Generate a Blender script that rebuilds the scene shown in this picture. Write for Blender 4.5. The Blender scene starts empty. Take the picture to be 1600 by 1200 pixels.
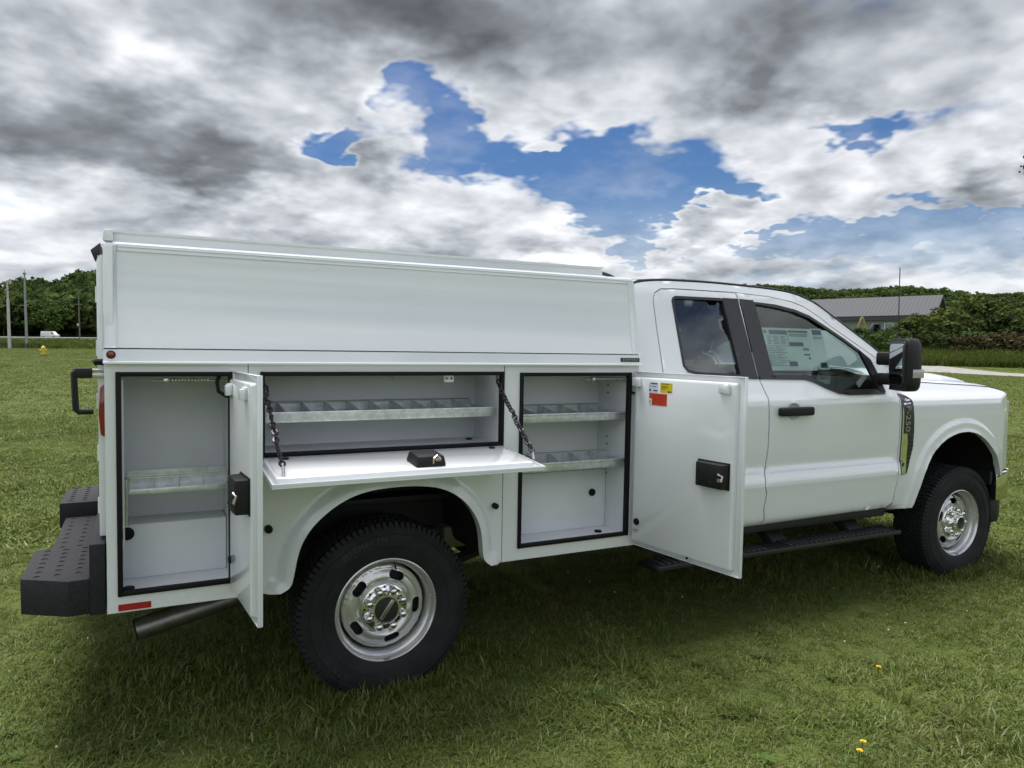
import bpy, bmesh, math, random
import numpy as np
from mathutils import Vector, Matrix
from mathutils.geometry import delaunay_2d_cdt
random.seed(7)
rng = np.random.default_rng(11)
rad = math.radians
SC = bpy.context.scene
COL = SC.collection

# ---------------------------------------------------------------- camera
FPX = 1135.9                       # focal length in pixels of a 1600 px wide frame
YAW, PITCH = 0.4687, -math.atan(59 / FPX)
CAMW = Vector((-0.948, -4.097, 1.565))
FW = Vector((math.sin(YAW) * math.cos(PITCH), math.cos(YAW) * math.cos(PITCH), math.sin(PITCH)))
RW = Vector((math.cos(YAW), -math.sin(YAW), 0))
UW = RW.cross(FW)
cam_d = bpy.data.cameras.new('camera'); cam = bpy.data.objects.new('camera', cam_d); COL.objects.link(cam)
cam_d.sensor_width = 36.0; cam_d.lens = 36.0 * FPX / 1600.0
cam_d.clip_start = 0.05; cam_d.clip_end = 20000
cam.matrix_world = Matrix(((RW.x, UW.x, -FW.x, CAMW.x), (RW.y, UW.y, -FW.y, CAMW.y), (RW.z, UW.z, -FW.z, CAMW.z), (0, 0, 0, 1)))
SC.camera = cam
SC.render.engine = 'CYCLES'
SC.render.resolution_x, SC.render.resolution_y = 1024, 768
SC.view_settings.view_transform = 'Standard'; SC.view_settings.look = 'None'
SC.view_settings.exposure = 1.22; SC.view_settings.gamma = 1.0
SC.cycles.max_bounces = 5; SC.cycles.diffuse_bounces = 2; SC.cycles.glossy_bounces = 3; SC.cycles.transparent_max_bounces = 10

def pray(x, y):                    # direction of a photo pixel
    return FW + RW * ((x - 800) / FPX) - UW * ((y - 600) / FPX)
def bearing(px): return YAW + math.atan((px - 800) / FPX)

# ---------------------------------------------------------------- world: sky with broken cloud
SKYK = 10.0
SUN_AZ, SUN_EL = rad(-8), rad(75)  # azimuth from +Y towards +X
wd = bpy.data.worlds.new('World'); SC.world = wd; wd.use_nodes = True
WN = wd.node_tree; WN.nodes.clear()
class G:
    def __init__(s, nt): s.nt = nt
    def node(s, t, **k):
        n = s.nt.nodes.new(t)
        for a, v in k.items(): setattr(n, a, v)
        return n
    def put(s, sock, v):
        if isinstance(v, (int, float)): sock.default_value = v
        elif isinstance(v, (tuple, list)): sock.default_value = v
        else: s.nt.links.new(v, sock)
    def m(s, op, a, b=0.0, c=0.0, clamp=False):
        n = s.node('ShaderNodeMath', operation=op, use_clamp=clamp)
        for i, v in enumerate((a, b, c)): s.put(n.inputs[i], v)
        return n.outputs[0]
    def v(s, op, a, b=(0, 0, 0)):
        n = s.node('ShaderNodeVectorMath', operation=op)
        s.put(n.inputs[0], a)
        if op == 'SCALE': s.put(n.inputs['Scale'], b)
        else: s.put(n.inputs[1], b)
        return n.outputs[0]
    def comb(s, x, y, z):
        n = s.node('ShaderNodeCombineXYZ')
        for i, v in enumerate((x, y, z)): s.put(n.inputs[i], v)
        return n.outputs[0]
    def noise(s, vec, scale, detail=4.0, rough=0.5, dist=0.0):
        n = s.node('ShaderNodeTexNoise'); s.put(n.inputs['Vector'], vec)
        n.inputs['Scale'].default_value = scale; n.inputs['Detail'].default_value = detail
        n.inputs['Roughness'].default_value = rough; n.inputs['Distortion'].default_value = dist
        return n.outputs[0]
    def mix(s, f, a, b):
        n = s.node('ShaderNodeMix', data_type='RGBA'); s.put(n.inputs[0], f)
        s.put(n.inputs[6], a if not isinstance(a, tuple) or len(a) == 4 else (*a, 1))
        s.put(n.inputs[7], b if not isinstance(b, tuple) or len(b) == 4 else (*b, 1))
        return n.outputs[2]
    def step(s, x, a, b):
        n = s.node('ShaderNodeMapRange', interpolation_type='SMOOTHSTEP'); s.put(n.inputs[0], x)
        n.inputs[1].default_value = a; n.inputs[2].default_value = b
        return n.outputs[0]
g = G(WN)
tc = g.node('ShaderNodeTexCoord').outputs['Generated']
sx = g.node('ShaderNodeSeparateXYZ'); g.put(sx.inputs[0], tc)
dx, dy, dz = sx.outputs
az = g.m('MULTIPLY', g.m('ARCTAN2', dx, dy), 57.2958)
el = g.m('MULTIPLY', g.m('ARCSINE', g.m('MAXIMUM', g.m('MINIMUM', dz, 1.0), -1.0)), 57.2958)
den = g.m('DIVIDE', 1.0, g.m('ADD', g.m('MULTIPLY', g.m('MAXIMUM', dz, 0.0), 1.3), 0.42))
q = g.v('SCALE', g.v('MULTIPLY', tc, (1.0, 1.0, 1.75)), den)
warp = g.noise(q, 4.0, 4, 0.66)
warp2 = g.noise(g.v('ADD', q, (7.3, 2.1, 4.0)), 4.0, 4, 0.66)
aw = g.m('ADD', az, g.m('MULTIPLY', g.m('SUBTRACT', warp, 0.5), 17.0))
ew = g.m('ADD', el, g.m('MULTIPLY', g.m('SUBTRACT', warp2, 0.5), 11.0))
awe = g.comb(aw, ew, 0.0)
def total(lst):
    acc = 0.0
    for px, py, wx, wy, amp in lst:
        d = pray(px, py).normalized()
        a0, e0 = math.degrees(math.atan2(d.x, d.y)), math.degrees(math.asin(d.z)); kx = 1 / (wx * 0.0445); ky = 1 / (wy * 0.0470)
        n = g.node('ShaderNodeVectorMath', operation='MULTIPLY_ADD'); g.put(n.inputs[0], awe); g.put(n.inputs[1], (kx, ky, 0.0)); g.put(n.inputs[2], (-a0 * kx, -e0 * ky, 0.0))
        dt = g.node('ShaderNodeVectorMath', operation='DOT_PRODUCT'); g.put(dt.inputs[0], n.outputs[0]); g.put(dt.inputs[1], n.outputs[0])
        acc = g.m('MULTIPLY_ADD', g.m('POWER', 0.36788, dt.outputs['Value']), amp, acc)
    return acc
# the gaps of blue and the heaps of cloud that stand in the photographed part of the sky
cover_t = total([(530, 222, 95, 22, -.58), (655, 165, 42, 38, -.47), (735, 212, 65, 40, -.45), (880, 245, 115, 36, -.47), (985, 295, 125, 40, -.50),
                 (985, 385, 80, 24, -.48), (1130, 312, 110, 18, -.34), (1400, 345, 140, 20, -.46), (1240, 372, 110, 12, -.40), (1350, 213, 62, 19, -.43),
                 (880, 385, 48, 44, .50), (1110, 350, 100, 20, .38), (830, 222, 38, 11, .36), (600, 258, 60, 30, .30),
                 (300, 160, 330, 150, .16), (1250, 120, 350, 90, .18), (800, 300, 1500, 420, .15), (880, 40, 330, 90, .22), (1000, 140, 260, 50, .12), (1520, 290, 100, 34, .30), (130, 330, 260, 60, .12)])
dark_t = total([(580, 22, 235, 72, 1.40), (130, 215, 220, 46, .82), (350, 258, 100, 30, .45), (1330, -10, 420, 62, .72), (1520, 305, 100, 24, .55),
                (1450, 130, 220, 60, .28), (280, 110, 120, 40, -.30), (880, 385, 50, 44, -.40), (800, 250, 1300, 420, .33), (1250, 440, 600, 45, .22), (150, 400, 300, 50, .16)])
fb = g.noise(q, 2.0, 3, 0.58)
qm = g.v('ADD', q, g.comb(g.m('MULTIPLY', warp, .07), g.m('MULTIPLY', warp2, .07), 0.0))
mid = g.noise(qm, 5.2, 5, 0.52)
mid2 = g.noise(g.v('ADD', qm, (-0.012, 0.02, 0.055)), 5.2, 3, 0.52)
cov = g.m('ADD', g.m('ADD', g.m('ADD', fb, g.m('MULTIPLY', g.m('SUBTRACT', mid, 0.5), 0.42)), 0.055), cover_t)
mask = g.step(cov, 0.41, 0.64)
edge = g.step(cov, 0.88, 0.55)                      # thin rims of the clouds catch the light
relief = g.m('ADD', g.m('MULTIPLY', g.m('SUBTRACT', mid, mid2), 1.15), g.m('MULTIPLY', g.m('SUBTRACT', mid, 0.5), 0.24))
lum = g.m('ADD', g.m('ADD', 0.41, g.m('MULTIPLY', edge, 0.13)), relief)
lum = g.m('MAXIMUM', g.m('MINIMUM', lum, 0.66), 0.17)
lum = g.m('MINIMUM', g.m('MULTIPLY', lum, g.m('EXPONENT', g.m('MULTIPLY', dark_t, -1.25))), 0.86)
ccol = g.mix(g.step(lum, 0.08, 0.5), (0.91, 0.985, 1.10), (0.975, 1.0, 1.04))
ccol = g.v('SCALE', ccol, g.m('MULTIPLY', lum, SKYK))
nish = g.node('ShaderNodeTexSky', sky_type='NISHITA', sun_disc=False)
nish.sun_elevation = SUN_EL; nish.sun_rotation = SUN_AZ; nish.altitude = 200; nish.dust_density = 0.5; nish.ozone_density = 2.0
blue = g.mix(g.step(el, 26.0, 3.0), g.v('MULTIPLY', nish.outputs[0], (0.185, 0.275, 0.41)), g.v('MULTIPLY', nish.outputs[0], (0.22, 0.295, 0.375)))
low = g.step(el, 13.0, 1.0)
mask = g.m('MAXIMUM', g.m('MAXIMUM', mask, g.m('MULTIPLY', g.step(warp, 0.42, 0.66), 0.20)), g.m('MULTIPLY', low, 0.85))
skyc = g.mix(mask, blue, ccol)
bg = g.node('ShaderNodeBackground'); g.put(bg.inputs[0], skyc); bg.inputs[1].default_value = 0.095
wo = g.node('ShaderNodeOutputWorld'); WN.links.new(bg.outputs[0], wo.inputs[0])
wd.cycles.sampling_method = 'MANUAL'; wd.cycles.sample_map_resolution = 512

sun_d = bpy.data.lights.new('sun', 'SUN'); sun_d.energy = 2.3; sun_d.angle = rad(32); sun_d.color = (1.0, 0.965, 0.91)
sun = bpy.data.objects.new('sun', sun_d); COL.objects.link(sun)
sdir = Vector((math.sin(SUN_AZ) * math.cos(SUN_EL), math.cos(SUN_AZ) * math.cos(SUN_EL), math.sin(SUN_EL)))
sun.rotation_euler = sdir.to_track_quat('Z', 'Y').to_euler(); sun.location = (0, 0, 60)

# ---------------------------------------------------------------- materials
MATS = {}
def mat(name, col, rough=0.5, metal=0.0, var=0.12, vscale=3.0, bump=0.0, bscale=60.0, coat=0.0, col2=None, spec=0.5, obj_rand=0.0, detail=4):
    if name in MATS: return MATS[name]
    m = bpy.data.materials.new(name); m.use_nodes = True
    nt = m.node_tree; b = nt.nodes['Principled BSDF']; h = G(nt)
    tco = h.node('ShaderNodeTexCoord').outputs['Object']
    n = h.noise(tco, vscale, detail, 0.6)
    c1 = tuple(max(0, c * (1 - var)) for c in col); c2 = tuple(c * (1 + var) for c in col) if col2 is None else col2
    c = h.mix(h.step(n, 0.3, 0.7), c1, c2)
    if obj_rand:
        oi = h.node('ShaderNodeObjectInfo').outputs['Random']
        hs = h.node('ShaderNodeHueSaturation'); h.put(hs.inputs['Color'], c)
        h.put(hs.inputs['Value'], h.m('ADD', 1 - obj_rand, h.m('MULTIPLY', oi, 2 * obj_rand)))
        h.put(hs.inputs['Hue'], h.m('ADD', 0.485, h.m('MULTIPLY', oi, 0.03)))
        c = hs.outputs[0]
    h.put(b.inputs['Base Color'], c)
    h.put(b.inputs['Roughness'], h.m('ADD', rough - 0.04, h.m('MULTIPLY', n, 0.08)))
    b.inputs['Metallic'].default_value = metal
    b.inputs['Specular IOR Level'].default_value = spec
    b.inputs['Coat Weight'].default_value = coat; b.inputs['Coat Roughness'].default_value = 0.04; b.inputs['Coat IOR'].default_value = 1.65
    if bump:
        bn = h.noise(tco, bscale, 3, 0.5); bp = h.node('ShaderNodeBump'); bp.inputs['Strength'].default_value = bump
        bp.inputs['Distance'].default_value = 0.01; h.put(bp.inputs['Height'], bn); h.put(b.inputs['Normal'], bp.outputs[0])
    MATS[name] = m
    return m
PAINT = mat('white_paint', (0.785, 0.805, 0.825), 0.22, var=0.012, vscale=1.2, bump=0.02, bscale=5, coat=1.0, spec=0.6)
BODYW = mat('white_body_coat', (0.775, 0.80, 0.82), 0.26, var=0.018, vscale=1.5, bump=0.03, bscale=4, coat=0.8, spec=0.6)
LINER = mat('compartment_white', (0.735, 0.76, 0.78), 0.5, var=0.05, vscale=2.0)
RUBBER = mat('black_rubber', (0.007, 0.007, 0.008), 0.6, var=0.2, spec=0.2)
TYRE = mat('tyre_rubber', (0.019, 0.0195, 0.021), 0.75, var=0.25, vscale=9, bump=0.15, bscale=80, spec=0.25)
PLAST = mat('black_plastic', (0.012, 0.012, 0.013), 0.5, var=0.15, bump=0.25, bscale=350, spec=0.3)
GRAPH = mat('pillar_black', (0.022, 0.021, 0.022), 0.35, var=0.08)
LINEX = mat('black_bed_coating', (0.020, 0.020, 0.024), 0.62, var=0.3, vscale=90, spec=0.3, bump=0.6, bscale=260)
GALV = mat('galvanised_steel', (0.62, 0.65, 0.65), 0.38, 0.65, var=0.16, vscale=28)
ZINC = mat('zinc_wire', (0.55, 0.55, 0.52), 0.35, 0.9, var=0.08)
CHROME = mat('chrome', (0.82, 0.82, 0.80), 0.06, 1.0, var=0.01)
ARGENT = mat('argent_steel', (0.62, 0.62, 0.61), 0.26, 0.65, var=0.06, vscale=6)
DARKM = mat('chassis_black', (0.012, 0.012, 0.012), 0.6, var=0.3)
STEEL = mat('exhaust_steel', (0.20, 0.19, 0.185), 0.38, 0.9, var=0.25, vscale=14)
REDL = mat('red_lens', (0.20, 0.005, 0.007), 0.12, var=0.1, coat=0.6)
REDR = mat('red_reflector', (0.36, 0.012, 0.015), 0.3, var=0.15, vscale=60)
CLEARL = mat('clear_lens', (0.42, 0.42, 0.40), 0.12, var=0.12, vscale=60, coat=0.6)
SEATM = mat('seat_cloth', (0.035, 0.035, 0.038), 0.85, var=0.2)
PAPER = mat('label_paper', (0.80, 0.86, 0.82), 0.6, var=0.03)
PRINTB = mat('label_blue_print', (0.05, 0.11, 0.22), 0.6, var=0.1)
PRINTG = mat('label_grey_print', (0.22, 0.31, 0.28), 0.6, var=0.1)
PRINTK = mat('label_dark_print', (0.06, 0.10, 0.09), 0.6, var=0.1)
DECW = mat('decal_white', (0.78, 0.80, 0.84), 0.4, var=0.02)
DECY = mat('decal_yellow', (0.75, 0.58, 0.02), 0.4, var=0.04)
DECR = mat('decal_red', (0.62, 0.07, 0.025), 0.4, var=0.06)
BLK = mat('ink_black', (0.02, 0.02, 0.02), 0.5)
BRASS = mat('latch_bolt_steel', (0.55, 0.47, 0.40), 0.3, 0.9, var=0.2, vscale=40)

def glass_mat(name, tint, refl):
    m = bpy.data.materials.new(name); m.use_nodes = True; nt = m.node_tree; nt.nodes.clear(); h = G(nt)
    tr = h.node('ShaderNodeBsdfTransparent'); tr.inputs[0].default_value = (*tint, 1)
    gl = h.node('ShaderNodeBsdfGlossy'); gl.inputs['Roughness'].default_value = 0.015; gl.inputs[0].default_value = (0.95, 1.0, 1.0, 1)
    fr = h.node('ShaderNodeFresnel'); fr.inputs[0].default_value = 1.52
    wob = h.noise(h.node('ShaderNodeTexCoord').outputs['Object'], 2.0, 2, 0.5)
    bp = h.node('ShaderNodeBump'); bp.inputs['Strength'].default_value = 0.03; h.put(bp.inputs['Height'], wob)
    h.put(gl.inputs['Normal'], bp.outputs[0])
    f = h.m('ADD', h.m('MULTIPLY', fr.outputs[0], 1.0), refl, clamp=True)
    mx = h.node('ShaderNodeMixShader'); h.put(mx.inputs[0], f); nt.links.new(tr.outputs[0], mx.inputs[1]); nt.links.new(gl.outputs[0], mx.inputs[2])
    o = h.node('ShaderNodeOutputMaterial'); nt.links.new(mx.outputs[0], o.inputs[0])
    return m
GLASS = glass_mat('side_glass', (0.70, 0.82, 0.79), 0.02)
PRIVACY = glass_mat('privacy_glass', (0.16, 0.20, 0.21), 0.07)
WSHIELD = glass_mat('windscreen_glass', (0.36, 0.42, 0.41), 0.03)
MIRROR = mat('mirror_glass', (0.55, 0.60, 0.62), 0.03, 1.0, var=0.01)

# ---------------------------------------------------------------- mesh helpers
def link(o, parent=None):
    COL.objects.link(o)
    if parent is not None: o.parent = parent
    return o
def mesh_obj(name, verts, faces, m, parent=None, smooth=False, autos=None):
    me = bpy.data.meshes.new(name); me.from_pydata([tuple(v) for v in verts], [], faces); me.update()
    me.materials.append(m)
    if smooth: me.polygons.foreach_set('use_smooth', [True] * len(me.polygons))
    if autos:
        me.polygons.foreach_set('use_smooth', [True] * len(me.polygons)); me.set_sharp_from_angle(angle=rad(autos))
    return link(bpy.data.objects.new(name, me), parent)
def empty(name, parent=None, loc=(0, 0, 0)):
    o = bpy.data.objects.new(name, None); o.location = loc; o.empty_display_size = 0.2
    return link(o, parent)
def tag(o, label, cat, group=None, kind=None):
    o['label'] = label; o['category'] = cat
    if group: o['group'] = group
    if kind: o['kind'] = kind
    return o

class MB:
    """collects shapes and links them as one mesh object"""
    def __init__(s): s.bm = bmesh.new()
    def box(s, x0, x1, y0, y1, z0, z1, bev=0.0, M=None, seg=2):
        b = bmesh.new(); bmesh.ops.create_cube(b, size=1)
        for v in b.verts: v.co = Vector((x0 + (v.co.x + .5) * (x1 - x0), y0 + (v.co.y + .5) * (y1 - y0), z0 + (v.co.z + .5) * (z1 - z0)))
        return s._fin(b, bev, M, seg)
    def prism(s, pts, z0, z1, bev=0.0, M=None, top=1.0, seg=2, axis='z'):
        """pts in plan (x, y), extruded along z; axis 'y' reads pts as (x, z) and extrudes along y"""
        b = bmesh.new(); n = len(pts)
        cx = sum(p[0] for p in pts) / n; cy = sum(p[1] for p in pts) / n
        lo = [b.verts.new((p[0], p[1], z0)) for p in pts]
        hi = [b.verts.new((cx + (p[0] - cx) * top, cy + (p[1] - cy) * top, z1)) for p in pts]
        b.faces.new(lo[::-1]); b.faces.new(hi)
        for i in range(n): b.faces.new((lo[i], lo[(i + 1) % n], hi[(i + 1) % n], hi[i]))
        if axis == 'y':
            for v in b.verts: v.co = Vector((v.co.x, v.co.z, v.co.y))
        if axis == 'x':
            for v in b.verts: v.co = Vector((v.co.z, v.co.x, v.co.y))
        bmesh.ops.recalc_face_normals(b, faces=b.faces)
        return s._fin(b, bev, M, seg)
    def _fin(s, b, bev, M, seg=2):
        if bev > 0: bmesh.ops.bevel(b, geom=list(b.edges), offset=bev, segments=seg, profile=0.5, affect='EDGES', clamp_overlap=True)
        if M is not None: bmesh.ops.transform(b, matrix=M, verts=b.verts)
        s.add(b); b.free(); return s
    def add(s, b):
        vm = {v: s.bm.verts.new(v.co) for v in b.verts}
        for f in b.faces:
            try: s.bm.faces.new([vm[v] for v in f.verts])
            except ValueError: pass
    def raw(s, verts, faces, M=None):
        vs = [s.bm.verts.new((M @ Vector(v)) if M is not None else v) for v in verts]
        for f in faces:
            try: s.bm.faces.new([vs[i] for i in f])
            except ValueError: pass
        return s
    def tube(s, pts, r, n=8, cap=True, closed=False):
        pts = [Vector(p) for p in pts]; rs = r if isinstance(r, (list, tuple)) else [r] * len(pts)
        rings = []; prev = None
        for i, p in enumerate(pts):
            a = pts[i - 1] if (i > 0 or closed) else pts[i]; c = pts[(i + 1) % len(pts)] if (i < len(pts) - 1 or closed) else pts[i]
            t = (c - a).normalized()
            if prev is None: u = t.orthogonal().normalized()
            else: u = (prev - t * prev.dot(t)).normalized()
            prev = u; w = t.cross(u)
            rings.append([s.bm.verts.new(p + (u * math.cos(2 * math.pi * k / n) + w * math.sin(2 * math.pi * k / n)) * rs[i]) for k in range(n)])
        m = len(rings)
        for i in range(m if closed else m - 1):
            A, B = rings[i], rings[(i + 1) % m]
            for k in range(n): s.bm.faces.new((A[k], A[(k + 1) % n], B[(k + 1) % n], B[k]))
        if cap and not closed: s.bm.faces.new(rings[0][::-1]); s.bm.faces.new(rings[-1])
        return s
    def lathe(s, prof, n=48, M=None, close=False):
        """profile of (radius, offset) turned about the Y axis; offset runs towards -Y"""
        rings = []
        for r, y in prof:
            ring = []
            for k in range(n):
                a = 2 * math.pi * k / n; p = Vector((r * math.cos(a), -y, r * math.sin(a)))
                ring.append(s.bm.verts.new(M @ p if M is not None else p))
            rings.append(ring)
        m = len(rings)
        for i in range(m if close else m - 1):
            A, B = rings[i], rings[(i + 1) % m]
            for k in range(n): s.bm.faces.new((A[k], A[(k + 1) % n], B[(k + 1) % n], B[k]))
        return s
    def cyl(s, c, r, h, axis='y', n=20, bev=0.0):
        b = bmesh.new(); bmesh.ops.create_cone(b, cap_ends=True, segments=n, radius1=r, radius2=r, depth=h)
        if bev: bmesh.ops.bevel(b, geom=[e for e in b.edges if abs(e.verts[0].co.z - e.verts[1].co.z) < 1e-6], offset=bev, segments=2, profile=.5, affect='EDGES')
        R = {'z': Matrix(), 'y': Matrix.Rotation(rad(90), 4, 'X'), 'x': Matrix.Rotation(rad(90), 4, 'Y')}[axis]
        bmesh.ops.transform(b, matrix=Matrix.Translation(c) @ R, verts=b.verts)
        s.add(b); b.free(); return s
    def build(s, name, m, parent=None, autos=35, M=None):
        bmesh.ops.recalc_face_normals(s.bm, faces=s.bm.faces)
        me = bpy.data.meshes.new(name); s.bm.to_mesh(me); s.bm.free(); me.materials.append(m)
        if autos:
            me.polygons.foreach_set('use_smooth', [True] * len(me.polygons)); me.set_sharp_from_angle(angle=rad(autos))
        o = link(bpy.data.objects.new(name, me), parent)
        if M is not None: o.matrix_local = M
        return o
def box(name, m, parent, x0, x1, y0, y1, z0, z1, bev=0.003): return MB().box(x0, x1, y0, y1, z0, z1, bev).build(name, m, parent)

def rrect(x0, x1, z0, z1, r, n=4):
    o = []
    for cx, cz, a0 in ((x1 - r, z1 - r, 0), (x0 + r, z1 - r, 90), (x0 + r, z0 + r, 180), (x1 - r, z0 + r, 270)):
        for k in range(n + 1):
            a = rad(a0 + 90 * k / n); o.append((cx + r * math.cos(a), cz + r * math.sin(a)))
    return o
def resample(p, step, closed=True):
    out = []; n = len(p)
    for i in range(n if closed else n - 1):
        a, b = p[i], p[(i + 1) % n]; L = math.hypot(b[0] - a[0], b[1] - a[1]); k = max(1, int(math.ceil(L / step)))
        for j in range(k): out.append((a[0] + (b[0] - a[0]) * j / k, a[1] + (b[1] - a[1]) * j / k))
    if not closed: out.append(p[-1])
    return out
def smooth_poly(p, it=2, closed=False):
    for _ in range(it):
        q = [] if closed else [p[0]]
        n = len(p)
        for i in range(n if closed else n - 1):
            a, b = p[i], p[(i + 1) % n]
            q += [(a[0] * .75 + b[0] * .25, a[1] * .75 + b[1] * .25), (a[0] * .25 + b[0] * .75, a[1] * .25 + b[1] * .75)]
        if not closed: q.append(p[-1])
        p = q
    return p
def inside(pts, poly):
    pts = np.asarray(pts); x, y = pts[:, 0], pts[:, 1]; r = np.zeros(len(pts), bool); n = len(poly)
    for i in range(n):
        x1, y1 = poly[i]; x2, y2 = poly[(i + 1) % n]
        if y1 == y2: continue
        c = ((y1 > y) != (y2 > y)) & (x < (x2 - x1) * (y - y1) / (y2 - y1) + x1); r ^= c
    return r
def tri2d(outline, holes=(), step=0.04, us=None, vs=None):
    loops = [resample(outline, step)] + [resample(h, step) for h in holes]
    V = []; E = []
    for L in loops:
        b = len(V); V += L; E += [(b + i, b + (i + 1) % len(L)) for i in range(len(L))]
    bnd = np.array(V)
    mn, mx = bnd.min(0), bnd.max(0)
    us = us if us is not None else np.arange(mn[0] + step / 2, mx[0], step)
    vs = vs if vs is not None else np.arange(mn[1] + step / 2, mx[1], step)
    gp = np.array([(u, v) for u in us for v in vs if mn[0] < u < mx[0] and mn[1] < v < mx[1]]).reshape(-1, 2)
    if len(gp):
        ok = inside(gp, loops[0])
        for h in loops[1:]: ok &= ~inside(gp, h)
        gp = gp[ok]
        if len(gp):
            d = np.sqrt(((gp[:, None, :] - bnd[None]) ** 2).sum(2)).min(1); gp = gp[d > step * 0.3]
    V2 = V + [tuple(p) for p in gp]
    r = delaunay_2d_cdt([Vector(v) for v in V2], E, [], 0, 1e-6)
    ov = [(v.x, v.y) for v in r[0]]; F = [list(f) for f in r[2]]
    cen = np.array([[sum(ov[i][0] for i in f) / 3, sum(ov[i][1] for i in f) / 3] for f in F])
    ok = inside(cen, loops[0])
    for h in loops[1:]: ok &= ~inside(cen, h)
    return ov, [f for f, k in zip(F, ok) if k]
def sheet(outline, holes, fn, fl, step=0.04, us=None, vs=None):
    """2D outline with holes -> surface through fn(u, v), with an edge return running to fl(u, v)"""
    ov, F = tri2d(outline, holes, step, us, vs)
    V = [fn(*p) for p in ov]
    cnt = {}
    for f in F:
        for i in range(3):
            a, b = f[i], f[(i + 1) % 3]; cnt.setdefault((min(a, b), max(a, b)), []).append((a, b))
    faces = [tuple(f) for f in F]
    if fl is not None:
        for k, l in cnt.items():
            if len(l) == 1:
                a, b = l[0]; n0 = len(V)
                V += [V[a], V[b], fl(*ov[b]), fl(*ov[a])]
                faces.append((n0 + 1, n0, n0 + 3, n0 + 2))
    return V, faces
def panel(name, outline, holes, m, parent, wfn, side=-1, flange=0.02, step=0.04, us=None, vs=None):
    V, F = sheet(outline, holes, lambda x, z: (x, side * wfn(x, z), z), (lambda x, z: (x, side * (wfn(x, z) - flange), z)) if flange else None, step, us, vs)
    if side > 0: F = [f[::-1] for f in F]
    return mesh_obj(name, V, F, m, parent, smooth=True)
def text_mesh(s, size, ext=0.0):
    c = bpy.data.curves.new('t', 'FONT'); c.body = s; c.size = size; c.extrude = ext; c.align_x = 'CENTER'; c.align_y = 'CENTER'; c.resolution_u = 3
    o = bpy.data.objects.new('t', c); COL.objects.link(o)
    dg = bpy.context.evaluated_depsgraph_get(); me = bpy.data.meshes.new_from_object(o.evaluated_get(dg))
    bpy.data.objects.remove(o); bpy.data.curves.remove(c)
    return me
def text(name, s, size, m, parent, M, ext=0.001):
    me = text_mesh(s, size, ext); me.materials.clear(); me.materials.append(m)
    o = link(bpy.data.objects.new(name, me), parent); o.matrix_local = M
    return o
SIDE_R = Matrix(((1, 0, 0, 0), (0, 0, -1, 0), (0, 1, 0, 0), (0, 0, 0, 1)))      # text plane -> right side of the truck (x right, z up, facing -Y)

# ---------------------------------------------------------------- ground, road and hills
CX, CY, CZ = CAMW
_bx = np.radians([-180, -120, -70, -30] + [math.degrees(bearing(p)) for p in (-150, 0, 40, 62, 95, 106, 125, 155, 260, 420, 700, 950, 1100, 1200, 1290, 1360, 1420, 1480, 1510, 1560, 1600, 1750)] + [90, 130, 180])
_ty = [485, 480, 478, 474, 472, 466, 454, 451, 461, 452, 440, 436, 436, 450, 452, 446, 445, 451, 458, 457, 453, 455, 462, 466, 467, 470, 478, 482, 485]   # crest of the wooded skyline, as a height in the photograph
_rr = [900, 900, 800, 560, 430, 410, 410, 410, 410, 410, 410, 410, 430, 480, 640, 800, 880, 900, 900, 900, 900, 900, 900, 900, 900, 900, 900, 900, 900]   # distance of the crest
TREE_H = 13.0
def H(x, y):
    x = np.asarray(x, float); y = np.asarray(y, float)
    dx, dy = x - CX, y - CY; r = np.hypot(dx, dy) + 1e-6; b = np.arctan2(dx, dy)
    k = np.where(r > 100, (100 + (r - 100) * 0.25) / r, 1.0)
    base = -0.01492 * (CX + dx * k) + 0.0079 * (CY + dy * k)
    left = np.clip((rad(20) - np.abs(b + rad(4))) / rad(12), 0, 1)
    base = base + left * np.interp(r, [60, 95, 112, 150, 200, 300, 330], [0, 0.42, -0.1, 0.8, 1.6, 3.0, 3.6])
    right = np.clip((rad(26) - np.abs(b - rad(58))) / rad(10), 0, 1)
    base = base + right * np.interp(r, [74, 80, 92, 120], [0, 0.4, 1.9, 2.0])
    rr = np.interp(b, _bx, _rr); ty = np.interp(b, _bx, _ty)
    top = CZ + (541 - ty) / FPX * rr * np.cos(np.clip(b - YAW, -0.75, 0.75)) - TREE_H * 0.80
    t = np.clip((r - rr * 0.74) / (rr * 0.26), 0, 1); t = t * t * (3 - 2 * t)
    base = base * (1 - t) + top * t
    micro = 0.012 * np.sin(x * 2.1 + 1.3 * np.sin(y * 1.7)) * np.sin(y * 2.7 + 0.8 * np.sin(x * 1.1)) * np.clip(1 - r / 40, 0, 1)
    far = np.clip((r - 300) / 300, 0, 1) * (3.0 * np.sin(x / 61.0 + 1) * np.sin(y / 47.0) + 2.0 * np.sin(x / 23.0) * np.sin(y / 31.0 + 2))
    return base + micro + far
def Hf(x, y): return float(H(x, y))
def ground_at(px, py):
    d = pray(px, py); t = 2.0
    for i in range(4000):
        p = CAMW + d * t
        if p.z < Hf(p.x, p.y): break
        t *= 1.004
    return p
def polar(px, r):                   # a point r metres from the camera, under a column of the photograph
    b = bearing(px); x, y = CX + r * math.sin(b), CY + r * math.cos(b)
    return Vector((x, y, Hf(x, y)))

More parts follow.
